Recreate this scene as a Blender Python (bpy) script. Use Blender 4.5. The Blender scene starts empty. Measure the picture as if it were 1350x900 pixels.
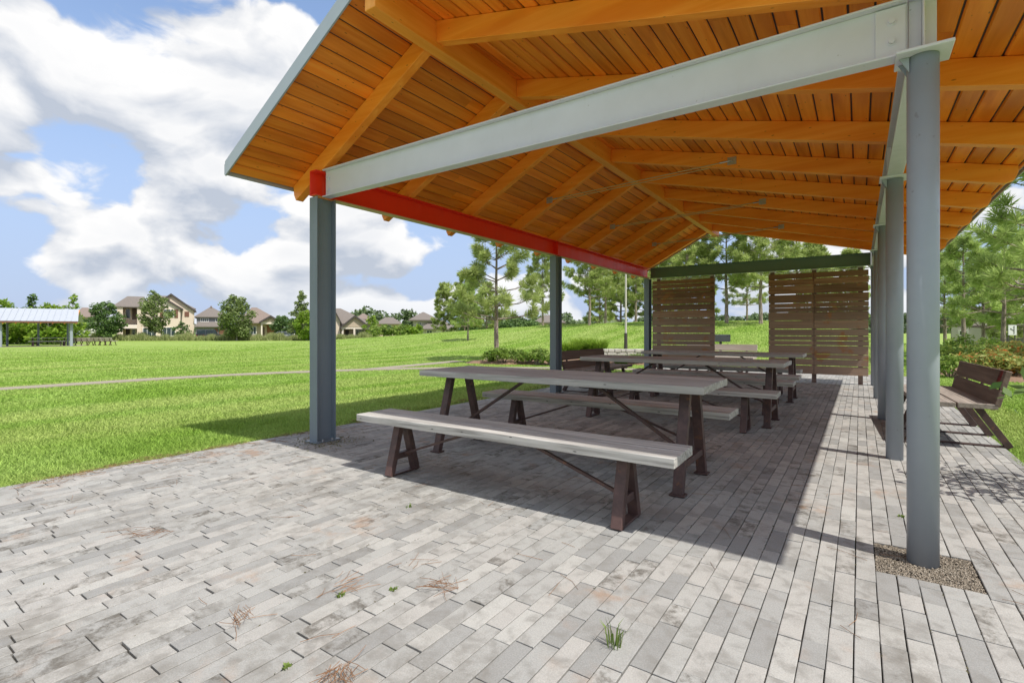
import bpy, bmesh, math, random
import numpy as np
from mathutils import Vector, Matrix

R = math.radians
S = bpy.context.scene
COL = S.collection

# ------------------------------------------------------------------ camera
EYE = 1.19
FPX = 666.0
YAW = math.atan(458 / 666.0)
FW = Vector((-math.sin(YAW), math.cos(YAW), 0))
RT = Vector((math.cos(YAW), math.sin(YAW), 0))
cam = bpy.data.cameras.new("camera")
cam.sensor_width = 36
cam.lens = 36 * FPX / 1350
cam.shift_y = -14 / 1350
cam.clip_start = 0.05
cam.clip_end = 3000
camo = bpy.data.objects.new("camera", cam)
COL.objects.link(camo)
camo.location = (0, 0, EYE)
camo.rotation_euler = (R(90), 0, YAW)
S.camera = camo

# ------------------------------------------------------------------ render settings
S.render.engine = 'CYCLES'
S.view_settings.view_transform = 'Standard'
S.view_settings.look = 'None'
S.view_settings.exposure = 0.95
S.view_settings.gamma = 1.0
S.view_settings.use_curve_mapping = False
S.cycles.use_denoising = True
S.cycles.max_bounces = 8
S.cycles.diffuse_bounces = 5
S.cycles.transmission_bounces = 6
S.cycles.transparent_max_bounces = 8
S.cycles.sample_clamp_indirect = 6.0

# ------------------------------------------------------------------ sun and sky
SUN_DIR = Vector((0.61, -0.11, 1.0)).normalized()     # towards the sun
SUN_EL = math.asin(SUN_DIR.z)
SUN_AZ = math.atan2(SUN_DIR.x, SUN_DIR.y)              # clockwise from +Y
sl = bpy.data.lights.new("sun", 'SUN')
sl.energy = 2.7
sl.angle = R(0.53)
sl.color = (1.0, 0.955, 0.88)
so = bpy.data.objects.new("sun", sl)
COL.objects.link(so)
so.location = (20, -6, 30)
so.rotation_euler = (-SUN_DIR).to_track_quat('-Z', 'Y').to_euler()


class NT:
    """tiny node-tree helper"""
    def __init__(self, tree):
        self.t = tree
        self.n = tree.nodes
        self.l = tree.links

    def node(self, typ, **kw):
        nd = self.n.new(typ)
        for k, v in kw.items():
            setattr(nd, k, v)
        return nd

    def put(self, sock, v):
        if hasattr(v, 'is_output') or isinstance(v, bpy.types.NodeSocket):
            self.l.new(v, sock)
        elif v is not None:
            try:
                sock.default_value = v
            except Exception:
                sock.default_value = (*v, 1.0)

    def math(self, op, a, b=None, c=None, clamp=False):
        nd = self.node('ShaderNodeMath', operation=op)
        nd.use_clamp = clamp
        self.put(nd.inputs[0], a)
        if b is not None:
            self.put(nd.inputs[1], b)
        if c is not None:
            self.put(nd.inputs[2], c)
        return nd.outputs[0]

    def vmath(self, op, a, b=None):
        nd = self.node('ShaderNodeVectorMath', operation=op)
        self.put(nd.inputs[0], a)
        if b is not None:
            self.put(nd.inputs[1], b)
        return nd.outputs[0]

    def noise(self, vec, scale, detail=4, rough=0.5, dist=0.0):
        nd = self.node('ShaderNodeTexNoise')
        if vec is not None:
            self.put(nd.inputs['Vector'], vec)
        nd.inputs['Scale'].default_value = scale
        nd.inputs['Detail'].default_value = detail
        nd.inputs['Roughness'].default_value = rough
        nd.inputs['Distortion'].default_value = dist
        return nd.outputs['Fac']

    def step(self, v, a, b, lo=0.0, hi=1.0):
        nd = self.node('ShaderNodeMapRange', interpolation_type='SMOOTHSTEP')
        self.put(nd.inputs['Value'], v)
        nd.inputs['From Min'].default_value = a
        nd.inputs['From Max'].default_value = b
        nd.inputs['To Min'].default_value = lo
        nd.inputs['To Max'].default_value = hi
        return nd.outputs['Result']

    def mix(self, f, a, b, mode='MIX'):
        nd = self.node('ShaderNodeMix', data_type='RGBA', blend_type=mode)
        self.put(nd.inputs[0], f)
        for s, v in ((nd.inputs[6], a), (nd.inputs[7], b)):
            if isinstance(v, (tuple, list)):
                s.default_value = (*v[:3], 1.0)
            else:
                self.l.new(v, s)
        return nd.outputs[2]

    def mapping(self, vec, scale=(1, 1, 1), loc=(0, 0, 0), rot=(0, 0, 0)):
        nd = self.node('ShaderNodeMapping')
        self.put(nd.inputs['Vector'], vec)
        nd.inputs['Scale'].default_value = scale
        nd.inputs['Location'].default_value = loc
        nd.inputs['Rotation'].default_value = rot
        return nd.outputs[0]


w = bpy.data.worlds.new("World")
S.world = w
w.use_nodes = True
w.cycles.sampling_method = 'MANUAL'
w.cycles.sample_map_resolution = 512
nt = NT(w.node_tree)
nt.n.clear()
sky = nt.node('ShaderNodeTexSky', sky_type='NISHITA')
sky.sun_disc = False
sky.sun_elevation = SUN_EL
sky.sun_rotation = SUN_AZ
sky.altitude = 20
sky.air_density = 1.0
sky.dust_density = 1.0
sky.ozone_density = 2.0
bg = nt.node('ShaderNodeBackground')
nt.l.new(sky.outputs[0], bg.inputs[0])
bg.inputs[1].default_value = 0.12
tc = nt.node('ShaderNodeTexCoord')
D = tc.outputs['Generated']
sx = nt.node('ShaderNodeSeparateXYZ')
nt.l.new(D, sx.inputs[0])
dz = sx.outputs[2]


def sky_point(up):
    """cloud-layer coordinates of a view direction, optionally nudged upwards"""
    dzz = nt.math('ADD', dz, up)
    dn = nt.math('ADD', nt.math('MULTIPLY', nt.math('MAXIMUM', dzz, 0.0), 0.30), 0.95)
    c = nt.node('ShaderNodeCombineXYZ')
    nt.l.new(nt.math('DIVIDE', sx.outputs[0], dn), c.inputs[0])
    nt.l.new(nt.math('DIVIDE', sx.outputs[1], dn), c.inputs[1])
    nt.l.new(nt.math('MULTIPLY', dzz, 1.55), c.inputs[2])
    return nt.mapping(c.outputs[0], loc=CLOUD_OFF)


CLOUD_OFF = (15.4, 1.35, 4.0)


def cover(up, det):
    P = sky_point(up)
    warp = nt.node('ShaderNodeTexNoise')
    nt.l.new(P, warp.inputs['Vector'])
    warp.inputs['Scale'].default_value = 3.0
    warp.inputs['Detail'].default_value = 3
    wv = nt.vmath('MULTIPLY', nt.vmath('SUBTRACT', warp.outputs['Color'], (0.5, 0.5, 0.5)), (0.24, 0.24, 0.24))
    Pw = nt.vmath('ADD', P, wv)
    big = nt.noise(P, 2.5, 2, 0.5)
    mid = nt.noise(Pw, 5.0, det, 0.53)
    vo = nt.node('ShaderNodeTexVoronoi', feature='F1')
    nt.l.new(Pw, vo.inputs['Vector'])
    vo.inputs['Scale'].default_value = 13.0
    puff = nt.math('SUBTRACT', 0.55, vo.outputs['Distance'])
    c = nt.math('ADD', mid, nt.math('MULTIPLY', nt.math('SUBTRACT', big, 0.5), 0.75))
    return nt.math('ADD', c, nt.math('MULTIPLY', puff, 0.16))


cov = cover(0.0, 9)
covu = cover(0.045, 7)
low = nt.step(dz, 0.02, 0.30, 0.055, 0.0)
cov2 = nt.math('ADD', cov, low)
mask = nt.step(cov2, 0.425, 0.50)
lit = nt.math('ADD', nt.math('MULTIPLY', nt.math('SUBTRACT', cov, covu), 4.6), 0.60, clamp=True)
thick = nt.step(cov2, 0.52, 0.86, 1.0, 0.70)
lit = nt.math('MULTIPLY', lit, thick)
ccol = nt.mix(lit, (0.52, 0.57, 0.66), (1.0, 0.99, 0.975))
hz = nt.step(dz, 0.0, 0.12, 0.40, 0.0)
ccol = nt.mix(hz, ccol, (0.64, 0.71, 0.83))
bgc = nt.node('ShaderNodeBackground')
nt.l.new(ccol, bgc.inputs[0])
bgc.inputs[1].default_value = 0.54
mx = nt.node('ShaderNodeMixShader')
lowsky = nt.step(dz, 0.02, 0.55, 0.9, 0.12)          # humid air: blue grey low down, no white glare
nt.l.new(nt.mix(lowsky, sky.outputs[0], (1.95, 2.40, 3.50)), bg.inputs[0])
nt.l.new(nt.math('MULTIPLY', mask, 0.96), mx.inputs[0])
nt.l.new(bg.outputs[0], mx.inputs[1])
nt.l.new(bgc.outputs[0], mx.inputs[2])
wo = nt.node('ShaderNodeOutputWorld')
nt.l.new(mx.outputs[0], wo.inputs[0])

# ------------------------------------------------------------------ helpers
rng = np.random.default_rng(7)
random.seed(7)


def setp(o, label=None, cat=None, group=None, kind=None):
    if label:
        o['label'] = label
    if cat:
        o['category'] = cat
    if group:
        o['group'] = group
    if kind:
        o['kind'] = kind
    return o


def empty(name, loc=(0, 0, 0), rz=0.0, label=None, cat=None, group=None):
    o = bpy.data.objects.new(name, None)
    o.empty_display_size = 0.2
    COL.objects.link(o)
    o.location = loc
    o.rotation_euler = (0, 0, rz)
    return setp(o, label, cat, group)


def copy_tree(o, parent=None):
    c = o.copy()
    COL.objects.link(c)
    c.parent = parent
    for ch in list(o.children):
        copy_tree(ch, c)
    return c


class MB:
    def __init__(self, org=(0, 0, 0)):
        self.v = []
        self.f = []
        self.org = Vector(org)

    def add(self, vs, fs):
        n = len(self.v)
        self.v += [Vector(p) for p in vs]
        self.f += [tuple(i + n for i in f) for f in fs]
        return self

    def box(self, x0, x1, y0, y1, z0, z1):
        vs = [(x, y, z) for z in (z0, z1) for y in (y0, y1) for x in (x0, x1)]
        return self.add(vs, [(0, 2, 3, 1), (4, 5, 7, 6), (0, 1, 5, 4), (2, 6, 7, 3), (0, 4, 6, 2), (1, 3, 7, 5)])

    def hexa(self, bot, top):
        """8-corner solid from two quads (same winding, bottom and top)"""
        return self.add(list(bot) + list(top),
                        [(3, 2, 1, 0), (4, 5, 6, 7), (0, 1, 5, 4), (1, 2, 6, 5), (2, 3, 7, 6), (3, 0, 4, 7)])

    def bar(self, p, q, w, h, up=(0, 0, 1)):
        p, q = Vector(p), Vector(q)
        d = (q - p).normalized()
        s = d.cross(Vector(up))
        if s.length < 1e-4:
            s = d.cross(Vector((0, 1, 0)))
        s.normalize()
        u = s.cross(d)
        a, b = s * w / 2, u * h / 2
        return self.hexa([p - a - b, p + a - b, q + a - b, q - a - b], [p - a + b, p + a + b, q + a + b, q - a + b])

    def tube(self, p, q, r0, r1=None, n=10, caps=True):
        r1 = r0 if r1 is None else r1
        p, q = Vector(p), Vector(q)
        d = (q - p).normalized()
        s = d.orthogonal().normalized()
        u = d.cross(s)
        vs = []
        for c, r in ((p, r0), (q, r1)):
            for k in range(n):
                a = 2 * math.pi * k / n
                vs.append(c + s * math.cos(a) * r + u * math.sin(a) * r)
        fs = [(k, (k + 1) % n, n + (k + 1) % n, n + k) for k in range(n)]
        if caps:
            fs += [tuple(range(n - 1, -1, -1)), tuple(range(n, 2 * n))]
        return self.add(vs, fs)

    def path(self, pts, rs, n=7):
        """tapered bent tube"""
        for i in range(len(pts) - 1):
            self.tube(pts[i], pts[i + 1], rs[i], rs[i + 1], n, caps=True)
        return self

    def prism(self, prof, axis, a0, a1):
        """extrude a 2-D outline along an axis ('x': prof=(y,z); 'y': prof=(x,z); 'z': prof=(x,y))"""
        def mk(p, a):
            return {'x': (a, p[0], p[1]), 'y': (p[0], a, p[1]), 'z': (p[0], p[1], a)}[axis]
        n = len(prof)
        vs = [mk(p, a0) for p in prof] + [mk(p, a1) for p in prof]
        fs = [(k, (k + 1) % n, n + (k + 1) % n, n + k) for k in range(n)]
        fs += [tuple(range(n - 1, -1, -1)), tuple(range(n, 2 * n))]
        return self.add(vs, fs)

    def build(self, name, mat, parent=None, bevel=0.0, smooth=False, seg=1):
        me = bpy.data.meshes.new(name)
        me.from_pydata([tuple(p - self.org) for p in self.v], [], self.f)
        bm = bmesh.new()
        bm.from_mesh(me)
        bmesh.ops.recalc_face_normals(bm, faces=bm.faces)
        bm.to_mesh(me)
        bm.free()
        me.materials.append(mat)
        if smooth:
            for p in me.polygons:
                p.use_smooth = True
        o = bpy.data.objects.new(name, me)
        COL.objects.link(o)
        o.parent = parent
        if bevel:
            m = o.modifiers.new("bevel", 'BEVEL')
            m.width = bevel
            m.segments = seg
            m.limit_method = 'ANGLE'
            m.angle_limit = R(50)
        return o


def np_mesh(name, verts, faces, mat, parent=None, smooth=False, mats=None):
    """verts (N,3), faces (M,k) arrays -> one mesh object"""
    me = bpy.data.meshes.new(name)
    verts = np.ascontiguousarray(verts, dtype=np.float32)
    faces = np.ascontiguousarray(faces, dtype=np.int32)
    M, k = faces.shape
    me.vertices.add(len(verts))
    me.vertices.foreach_set('co', verts.ravel())
    me.loops.add(M * k)
    me.loops.foreach_set('vertex_index', faces.ravel())
    me.polygons.add(M)
    me.polygons.foreach_set('loop_start', np.arange(0, M * k, k, dtype=np.int32))
    me.polygons.foreach_set('loop_total', np.full(M, k, dtype=np.int32))
    me.polygons.foreach_set('use_smooth', np.full(M, bool(smooth), dtype=bool))
    me.update(calc_edges=True)
    me.validate()
    me.materials.append(mat)
    o = bpy.data.objects.new(name, me)
    COL.objects.link(o)
    o.parent = parent
    return o


def smooth01(t):
    t = np.clip(t, 0, 1)
    return t * t * (3 - 2 * t)


GZ = -0.05


def hgt(x, y):
    x = np.asarray(x, float)
    y = np.asarray(y, float)
    h = 1.95 * smooth01((y - 16) / 24) * smooth01((x + 64) / 52) * (1 - smooth01((x + 4) / 9))
    h = h - np.clip(0.0055 * (-x - 18), 0, 0.35)
    return h + GZ


def at(px, d):
    """ground point in the direction of a photo column at a given depth"""
    p = FW * d + RT * ((px - 675) / FPX * d)
    return Vector((p.x, p.y, float(hgt(p.x, p.y))))


# ------------------------------------------------------------------ materials
def new_mat(name):
    m = bpy.data.materials.new(name)
    m.use_nodes = True
    t = NT(m.node_tree)
    b = t.n['Principled BSDF']
    return m, t, b


def obj_co(t):
    return t.node('ShaderNodeTexCoord').outputs['Object']


def geo_co(t):
    return t.node('ShaderNodeNewGeometry').outputs['Position']


def isl(t):
    return t.node('ShaderNodeNewGeometry').outputs['Random Per Island']


def bump(t, b, h, strength=0.3, dist=0.01):
    nd = t.node('ShaderNodeBump')
    nd.inputs['Strength'].default_value = strength
    nd.inputs['Distance'].default_value = dist
    t.l.new(h, nd.inputs['Height'])
    t.l.new(nd.outputs[0], b.inputs['Normal'])


def plain(name, col, rough=0.6, metal=0.0, var=0.15, scale=6.0, bmp=0.0, spec=0.5):
    m, t, b = new_mat(name)
    n = t.noise(obj_co(t), scale, 5, 0.6)
    lo = tuple(c * (1 - var) for c in col)
    hi = tuple(min(1, c * (1 + var)) for c in col)
    t.l.new(t.mix(n, lo, hi), b.inputs['Base Color'])
    b.inputs['Roughness'].default_value = rough
    b.inputs['Metallic'].default_value = metal
    b.inputs['Specular IOR Level'].default_value = spec
    if bmp:
        bump(t, b, t.noise(obj_co(t), scale * 6, 4, 0.6), bmp, 0.004)
    return m


def wood(name, c1, c2, c3, axis=0, rough=0.55, spec=0.4, grain=22.0, isvar=0.35, knots=True):
    """stained board: long grain streaks, board to board variation"""
    m, t, b = new_mat(name)
    co = obj_co(t)
    r = isl(t)
    off = t.node('ShaderNodeCombineXYZ')
    t.l.new(t.math('MULTIPLY', r, 37.0), off.inputs[(axis + 1) % 3])
    t.l.new(t.math('MULTIPLY', r, 11.0), off.inputs[axis])
    co2 = t.vmath('ADD', co, off.outputs[0])
    sc = [grain, grain, grain]
    sc[axis] = grain * 0.045
    g = t.noise(t.mapping(co2, scale=tuple(sc)), 1.0, 6, 0.62, 0.6)
    sc2 = [5.0, 5.0, 5.0]
    sc2[axis] = 0.7
    g2 = t.noise(t.mapping(co2, scale=tuple(sc2)), 1.0, 3, 0.5, 0.3)
    col = t.mix(t.step(g, 0.3, 0.7), c1, c2)
    col = t.mix(t.step(g2, 0.45, 0.75), col, c3)
    if knots:
        vo = t.node('ShaderNodeTexVoronoi')
        sk = [3.2, 3.2, 3.2]
        sk[axis] = 1.1
        t.l.new(t.mapping(co2, scale=tuple(sk)), vo.inputs['Vector'])
        k = t.step(vo.outputs['Distance'], 0.04, 0.10, 0.8, 0.0)
        col = t.mix(k, col, tuple(c * 0.32 for c in c1))
    hsv = t.node('ShaderNodeHueSaturation')
    t.l.new(col, hsv.inputs['Color'])
    t.l.new(t.math('ADD', t.math('MULTIPLY', r, isvar), 1 - isvar / 2), hsv.inputs['Value'])
    t.l.new(hsv.outputs[0], b.inputs['Base Color'])
    b.inputs['Roughness'].default_value = rough
    b.inputs['Specular IOR Level'].default_value = spec
    bump(t, b, g, 0.25, 0.003)
    return m


M = {}
M['deck'] = wood('deck', (0.80, 0.212, 0.010), (0.93, 0.305, 0.032), (0.62, 0.145, 0.006), axis=1, rough=0.42, grain=16, isvar=0.42)
M['rafter'] = wood('rafter', (0.86, 0.27, 0.022), (0.94, 0.355, 0.052), (0.80, 0.22, 0.014), axis=0, rough=0.45, grain=16, isvar=0.2)
M['ridge'] = wood('ridge', (0.80, 0.28, 0.03), (0.90, 0.37, 0.065), (0.74, 0.23, 0.018), axis=1, rough=0.45, grain=16, isvar=0.2)
M['grey_plank'] = wood('grey_plank', (0.25, 0.24, 0.225), (0.56, 0.545, 0.515), (0.41, 0.395, 0.37), axis=0, rough=0.85, spec=0.2, grain=34, isvar=0.22)
M['bench_plank'] = wood('bench_plank', (0.105, 0.073, 0.060), (0.20, 0.145, 0.12), (0.145, 0.105, 0.09), axis=0, rough=0.75, spec=0.3, grain=26, isvar=0.22)
M['bench_seat'] = wood('bench_seat', (0.17, 0.145, 0.125), (0.33, 0.285, 0.25), (0.24, 0.205, 0.18), axis=0, rough=0.8, spec=0.25, grain=28, isvar=0.2)
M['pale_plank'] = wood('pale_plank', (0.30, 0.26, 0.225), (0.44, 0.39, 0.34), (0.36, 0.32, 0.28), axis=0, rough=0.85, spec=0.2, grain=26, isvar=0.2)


def slat_mat():
    m = wood('slat', (0.155, 0.080, 0.042), (0.30, 0.175, 0.10), (0.22, 0.125, 0.072), axis=0, rough=0.75, spec=0.25, grain=24, isvar=0.85)
    t = NT(m.node_tree)
    b = t.n['Principled BSDF']
    src = b.inputs['Base Color'].links[0].from_socket
    co = geo_co(t)
    s = t.node('ShaderNodeSeparateXYZ')
    t.l.new(co, s.inputs[0])
    wz = t.step(t.math('ADD', s.outputs[2], t.math('MULTIPLY', t.noise(co, 1.3, 3), 0.9)), 1.5, 2.6, 1.0, 0.0)
    col = t.mix(t.math('MULTIPLY', wz, 0.6), src, (0.38, 0.30, 0.245))      # paler grey-brown towards the bottom
    rust = t.step(t.noise(co, 2.1, 4, 0.6), 0.56, 0.68, 0.0, 0.7)
    col = t.mix(rust, col, (0.36, 0.15, 0.05))
    t.l.new(col, b.inputs['Base Color'])
    return m


M['slat'] = slat_mat()


def steel_paint(name, col, rough=0.42):
    m, t, b = new_mat(name)
    co = geo_co(t)
    n = t.noise(co, 3.0, 5, 0.6)
    n2 = t.noise(t.mapping(co, scale=(14, 14, 2.2)), 1.0, 5, 0.65)
    c = t.mix(n, tuple(x * 0.88 for x in col), tuple(x * 1.1 for x in col))
    c = t.mix(t.step(n2, 0.60, 0.80, 0.0, 0.45), c, tuple(0.5 * x + 0.18 for x in col))      # chalky streaks
    sp = t.noise(co, 26, 3, 0.5)
    c = t.mix(t.step(sp, 0.70, 0.76, 0.0, 0.35), c, (0.14, 0.115, 0.09))                     # dirt specks
    t.l.new(c, b.inputs['Base Color'])
    t.l.new(t.step(n2, 0.3, 0.8, rough - 0.08, rough + 0.16), b.inputs['Roughness'])
    b.inputs['Specular IOR Level'].default_value = 0.5
    bump(t, b, t.noise(co, 40, 3, 0.5), 0.06, 0.003)
    return m


M['steel'] = steel_paint('blue_grey_steel', (0.30, 0.335, 0.385))
M['steel_pale'] = steel_paint('pale_steel', (0.635, 0.635, 0.73))  # column paint made lighter to put bounced light into the beams
M['steel_dark'] = steel_paint('dark_steel', (0.17, 0.21, 0.245))
M['steel_green'] = steel_paint('green_steel', (0.12, 0.20, 0.165))
M['red'] = steel_paint('red_steel', (0.86, 0.034, 0.010), 0.4)
M['trim'] = plain('trim_metal', (0.42, 0.47, 0.52), 0.4, 0.4, 0.08, 3)
M['galv'] = plain('galvanised', (0.50, 0.52, 0.53), 0.35, 0.7, 0.2, 30)
M['roof_metal'] = plain('roof_metal', (0.46, 0.49, 0.54), 0.45, 0.3, 0.06, 1.5)


def rust_mat():
    m, t, b = new_mat('brown_steel')
    co = obj_co(t)
    n = t.noise(co, 9, 6, 0.65)
    c = t.mix(t.step(n, 0.35, 0.7), (0.055, 0.030, 0.028), (0.105, 0.058, 0.050))
    n2 = t.noise(co, 17, 5, 0.6)
    c = t.mix(t.step(n2, 0.60, 0.72, 0.0, 0.7), c, (0.20, 0.085, 0.035))
    t.l.new(c, b.inputs['Base Color'])
    b.inputs['Roughness'].default_value = 0.55
    bump(t, b, n2, 0.15, 0.003)
    return m


M['brown_steel'] = rust_mat()


def paver_mat():
    m, t, b = new_mat('pavers')
    co = geo_co(t)
    r = isl(t)
    off = t.node('ShaderNodeCombineXYZ')
    t.l.new(t.math('MULTIPLY', r, 91.0), off.inputs[0])
    t.l.new(t.math('MULTIPLY', r, 57.0), off.inputs[2])
    co2 = t.vmath('ADD', co, off.outputs[0])
    ramp = t.node('ShaderNodeValToRGB')
    e = ramp.color_ramp.elements
    e[0].position, e[0].color = 0.0, (0.295, 0.293, 0.282, 1)
    e[1].position, e[1].color = 1.0, (0.420, 0.413, 0.388, 1)
    for p, c in ((0.10, (0.275, 0.273, 0.264)), (0.22, (0.334, 0.331, 0.317)), (0.55, (0.366, 0.362, 0.344)), (0.8, (0.392, 0.378, 0.355))):
        k = e.new(p)
        k.color = (*c, 1)
    t.l.new(r, ramp.inputs[0])
    col = ramp.outputs[0]
    fine = t.noise(co, 180, 3, 0.7)
    col = t.mix(t.step(fine, 0.35, 0.65), t.mix(1.0, col, (0.80, 0.80, 0.80), 'MULTIPLY'), col)
    sp = t.noise(co, 420, 2, 0.5)
    col = t.mix(t.step(sp, 0.66, 0.72, 0.0, 0.4), col, (0.12, 0.115, 0.11))
    blot = t.noise(co2, 9, 5, 0.62, 0.4)
    col = t.mix(t.step(blot, 0.44, 0.70, 0.0, 0.7), col, (0.195, 0.187, 0.172))
    # mould on single stones
    r2 = t.math('FRACT', t.math('MULTIPLY', r, 17.3))
    mould = t.math('MULTIPLY', t.step(r2, 0.80, 0.87), t.step(t.noise(co2, 11, 8, 0.75, 0.2), 0.44, 0.66))
    col = t.mix(t.math('MULTIPLY', mould, 0.85), col, (0.082, 0.072, 0.058))
    # large dirty areas
    area = t.noise(t.mapping(co, scale=(1.0, 0.7, 1)), 0.9, 4, 0.6)
    patch = t.math('MULTIPLY', t.step(area, 0.49, 0.66), t.step(t.noise(co, 6, 6, 0.75), 0.36, 0.62))
    col = t.mix(t.math('MULTIPLY', patch, 0.62), col, (0.155, 0.142, 0.122))
    # rusty brown washes, mostly round the furniture
    s = t.node('ShaderNodeSeparateXYZ')
    t.l.new(co, s.inputs[0])
    rust = t.math('MULTIPLY', t.step(t.noise(co, 1.7, 4, 0.6), 0.56, 0.70), t.step(t.noise(co, 7, 4, 0.6), 0.42, 0.62))
    col = t.mix(t.math('MULTIPLY', rust, 0.45), col, (0.30, 0.16, 0.075))
    t.l.new(col, b.inputs['Base Color'])
    b.inputs['Roughness'].default_value = 0.88
    b.inputs['Specular IOR Level'].default_value = 0.25
    h = t.math('ADD', t.math('MULTIPLY', fine, 0.6), t.noise(co, 60, 4, 0.6))
    bump(t, b, h, 0.35, 0.003)
    return m


M['paver'] = paver_mat()
M['joint'] = plain('joint_sand', (0.030, 0.025, 0.019), 0.95, 0, 0.6, 9, 0.4)
M['concrete'] = plain('path_concrete', (0.27, 0.235, 0.18), 0.9, 0, 0.15, 3, 0.2)
M['gravel'] = plain('gravel', (0.33, 0.29, 0.23), 0.95, 0, 0.3, 40)
M['mulch'] = plain('mulch', (0.22, 0.135, 0.085), 0.95, 0, 0.5, 12, 0.6)


def lawn_mat(name, blade=False):
    m, t, b = new_mat(name)
    co = geo_co(t)
    n = t.noise(co, 0.35, 4, 0.6)
    n2 = t.noise(co, 3.0, 5, 0.65)
    stripe = t.noise(t.mapping(co, scale=(0.9, 0.06, 1), rot=(0, 0, R(-12))), 1.0, 2, 0.5)
    c = t.mix(t.step(n, 0.35, 0.65), ((0.225, 0.365, 0.055) if blade else (0.205, 0.305, 0.048)), ((0.325, 0.455, 0.115) if blade else (0.280, 0.375, 0.085)))
    c = t.mix(t.step(n2, 0.45, 0.75, 0, 0.55), c, (0.20, 0.31, 0.042) if blade else (0.165, 0.265, 0.036))
    c = t.mix(t.step(stripe, 0.42, 0.62, 0.0, 0.75), c, (0.40, 0.48, 0.15) if blade else (0.315, 0.395, 0.12))
    dry = t.noise(t.mapping(co, scale=(0.16, 0.16, 0.16)), 1.0, 6, 0.7)
    c = t.mix(t.step(dry, 0.60, 0.76, 0.0, 0.55), c, (0.50, 0.47, 0.25))
    if blade:
        r = isl(t)
        hsv = t.node('ShaderNodeHueSaturation')
        t.l.new(c, hsv.inputs['Color'])
        t.l.new(t.math('ADD', t.math('MULTIPLY', r, 0.6), 0.75), hsv.inputs['Value'])
        c = hsv.outputs[0]
        leafy(t, b, c, 0.32)
    else:
        fine = t.noise(co, 45, 3, 0.7)
        c = t.mix(t.step(fine, 0.3, 0.7, 0.0, 0.45), c, (0.14, 0.23, 0.03))
        t.l.new(c, b.inputs['Base Color'])
        bump(t, b, fine, 0.6, 0.03)
    b.inputs['Roughness'].default_value = 0.8
    b.inputs['Specular IOR Level'].default_value = 0.15
    return m


def leafy(t, b, col, tr=0.4):
    t.l.new(col, b.inputs['Base Color'])
    tl = t.node('ShaderNodeBsdfTranslucent')
    t.l.new(col, tl.inputs[0])
    mxs = t.node('ShaderNodeMixShader')
    mxs.inputs[0].default_value = tr
    t.l.new(b.outputs[0], mxs.inputs[1])
    t.l.new(tl.outputs[0], mxs.inputs[2])
    t.l.new(mxs.outputs[0], t.n['Material Output'].inputs[0])


def leaf_mat(name, c1, c2, c3=None, p3=0.85, tr=0.4, rough=0.55):
    m, t, b = new_mat(name)
    r = isl(t)
    c = t.mix(r, c1, c2)
    n = t.noise(obj_co(t), 1.6, 3)
    c = t.mix(t.step(n, 0.4, 0.65, 0.0, 0.55), c, tuple(x * 0.6 for x in c1))
    if c3:
        r2 = t.math('FRACT', t.math('MULTIPLY', r, 23.7))
        k = t.math('MULTIPLY', t.step(r2, p3, p3 + 0.05), t.step(n, 0.42, 0.58, 0.25, 1.0))
        c = t.mix(k, c, c3)
    leafy(t, b, c, tr)
    b.inputs['Roughness'].default_value = rough
    b.inputs['Specular IOR Level'].default_value = 0.25
    return m


M['lawn'] = lawn_mat('lawn')
M['blade'] = lawn_mat('grass_blades', True)
M['needle'] = leaf_mat('pine_needles', (0.33, 0.41, 0.12), (0.56, 0.63, 0.25), tr=0.5)
M['needle_bright'] = leaf_mat('bright_pine_needles', (0.33, 0.45, 0.12), (0.56, 0.67, 0.25), tr=0.5)
M['oak_leaf'] = leaf_mat('oak_leaves', (0.136, 0.200, 0.056), (0.304, 0.368, 0.136), tr=0.35)
M['dark_leaf'] = leaf_mat('dark_leaves', (0.072, 0.144, 0.042), (0.192, 0.288, 0.088), tr=0.35)
M['lime_leaf'] = leaf_mat('lime_leaves', (0.156, 0.286, 0.026), (0.351, 0.468, 0.065), tr=0.45)
M['bush_leaf'] = leaf_mat('shrub_leaves', (0.128, 0.232, 0.038), (0.330, 0.420, 0.090), tr=0.35)
M['fire_leaf'] = leaf_mat('flowering_shrub_leaves', (0.221, 0.312, 0.065), (0.442, 0.468, 0.143), (0.715, 0.208, 0.065), 0.70, tr=0.35)
M['reed'] = leaf_mat('ornamental_grass', (0.238, 0.294, 0.098), (0.504, 0.518, 0.238), tr=0.35)
M['far_leaf'] = leaf_mat('far_leaves', (0.105, 0.158, 0.075), (0.210, 0.270, 0.128), tr=0.2)
M['dead_needle'] = plain('dead_needles', (0.28, 0.15, 0.075), 0.7, 0, 0.4, 60)
M['weed'] = leaf_mat('weed', (0.10, 0.17, 0.03), (0.22, 0.30, 0.07), tr=0.3)


def bark_mat(name, c1, c2):
    m, t, b = new_mat(name)
    co = obj_co(t)
    n = t.noise(t.mapping(co, scale=(14, 14, 4)), 1.0, 6, 0.65, 0.5)
    t.l.new(t.mix(t.step(n, 0.35, 0.65), c1, c2), b.inputs['Base Color'])
    b.inputs['Roughness'].default_value = 0.9
    bump(t, b, n, 0.6, 0.02)
    return m


M['bark'] = bark_mat('pine_bark', (0.13, 0.10, 0.08), (0.34, 0.28, 0.235))
M['bark_grey'] = bark_mat('grey_bark', (0.20, 0.18, 0.16), (0.38, 0.35, 0.31))

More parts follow.
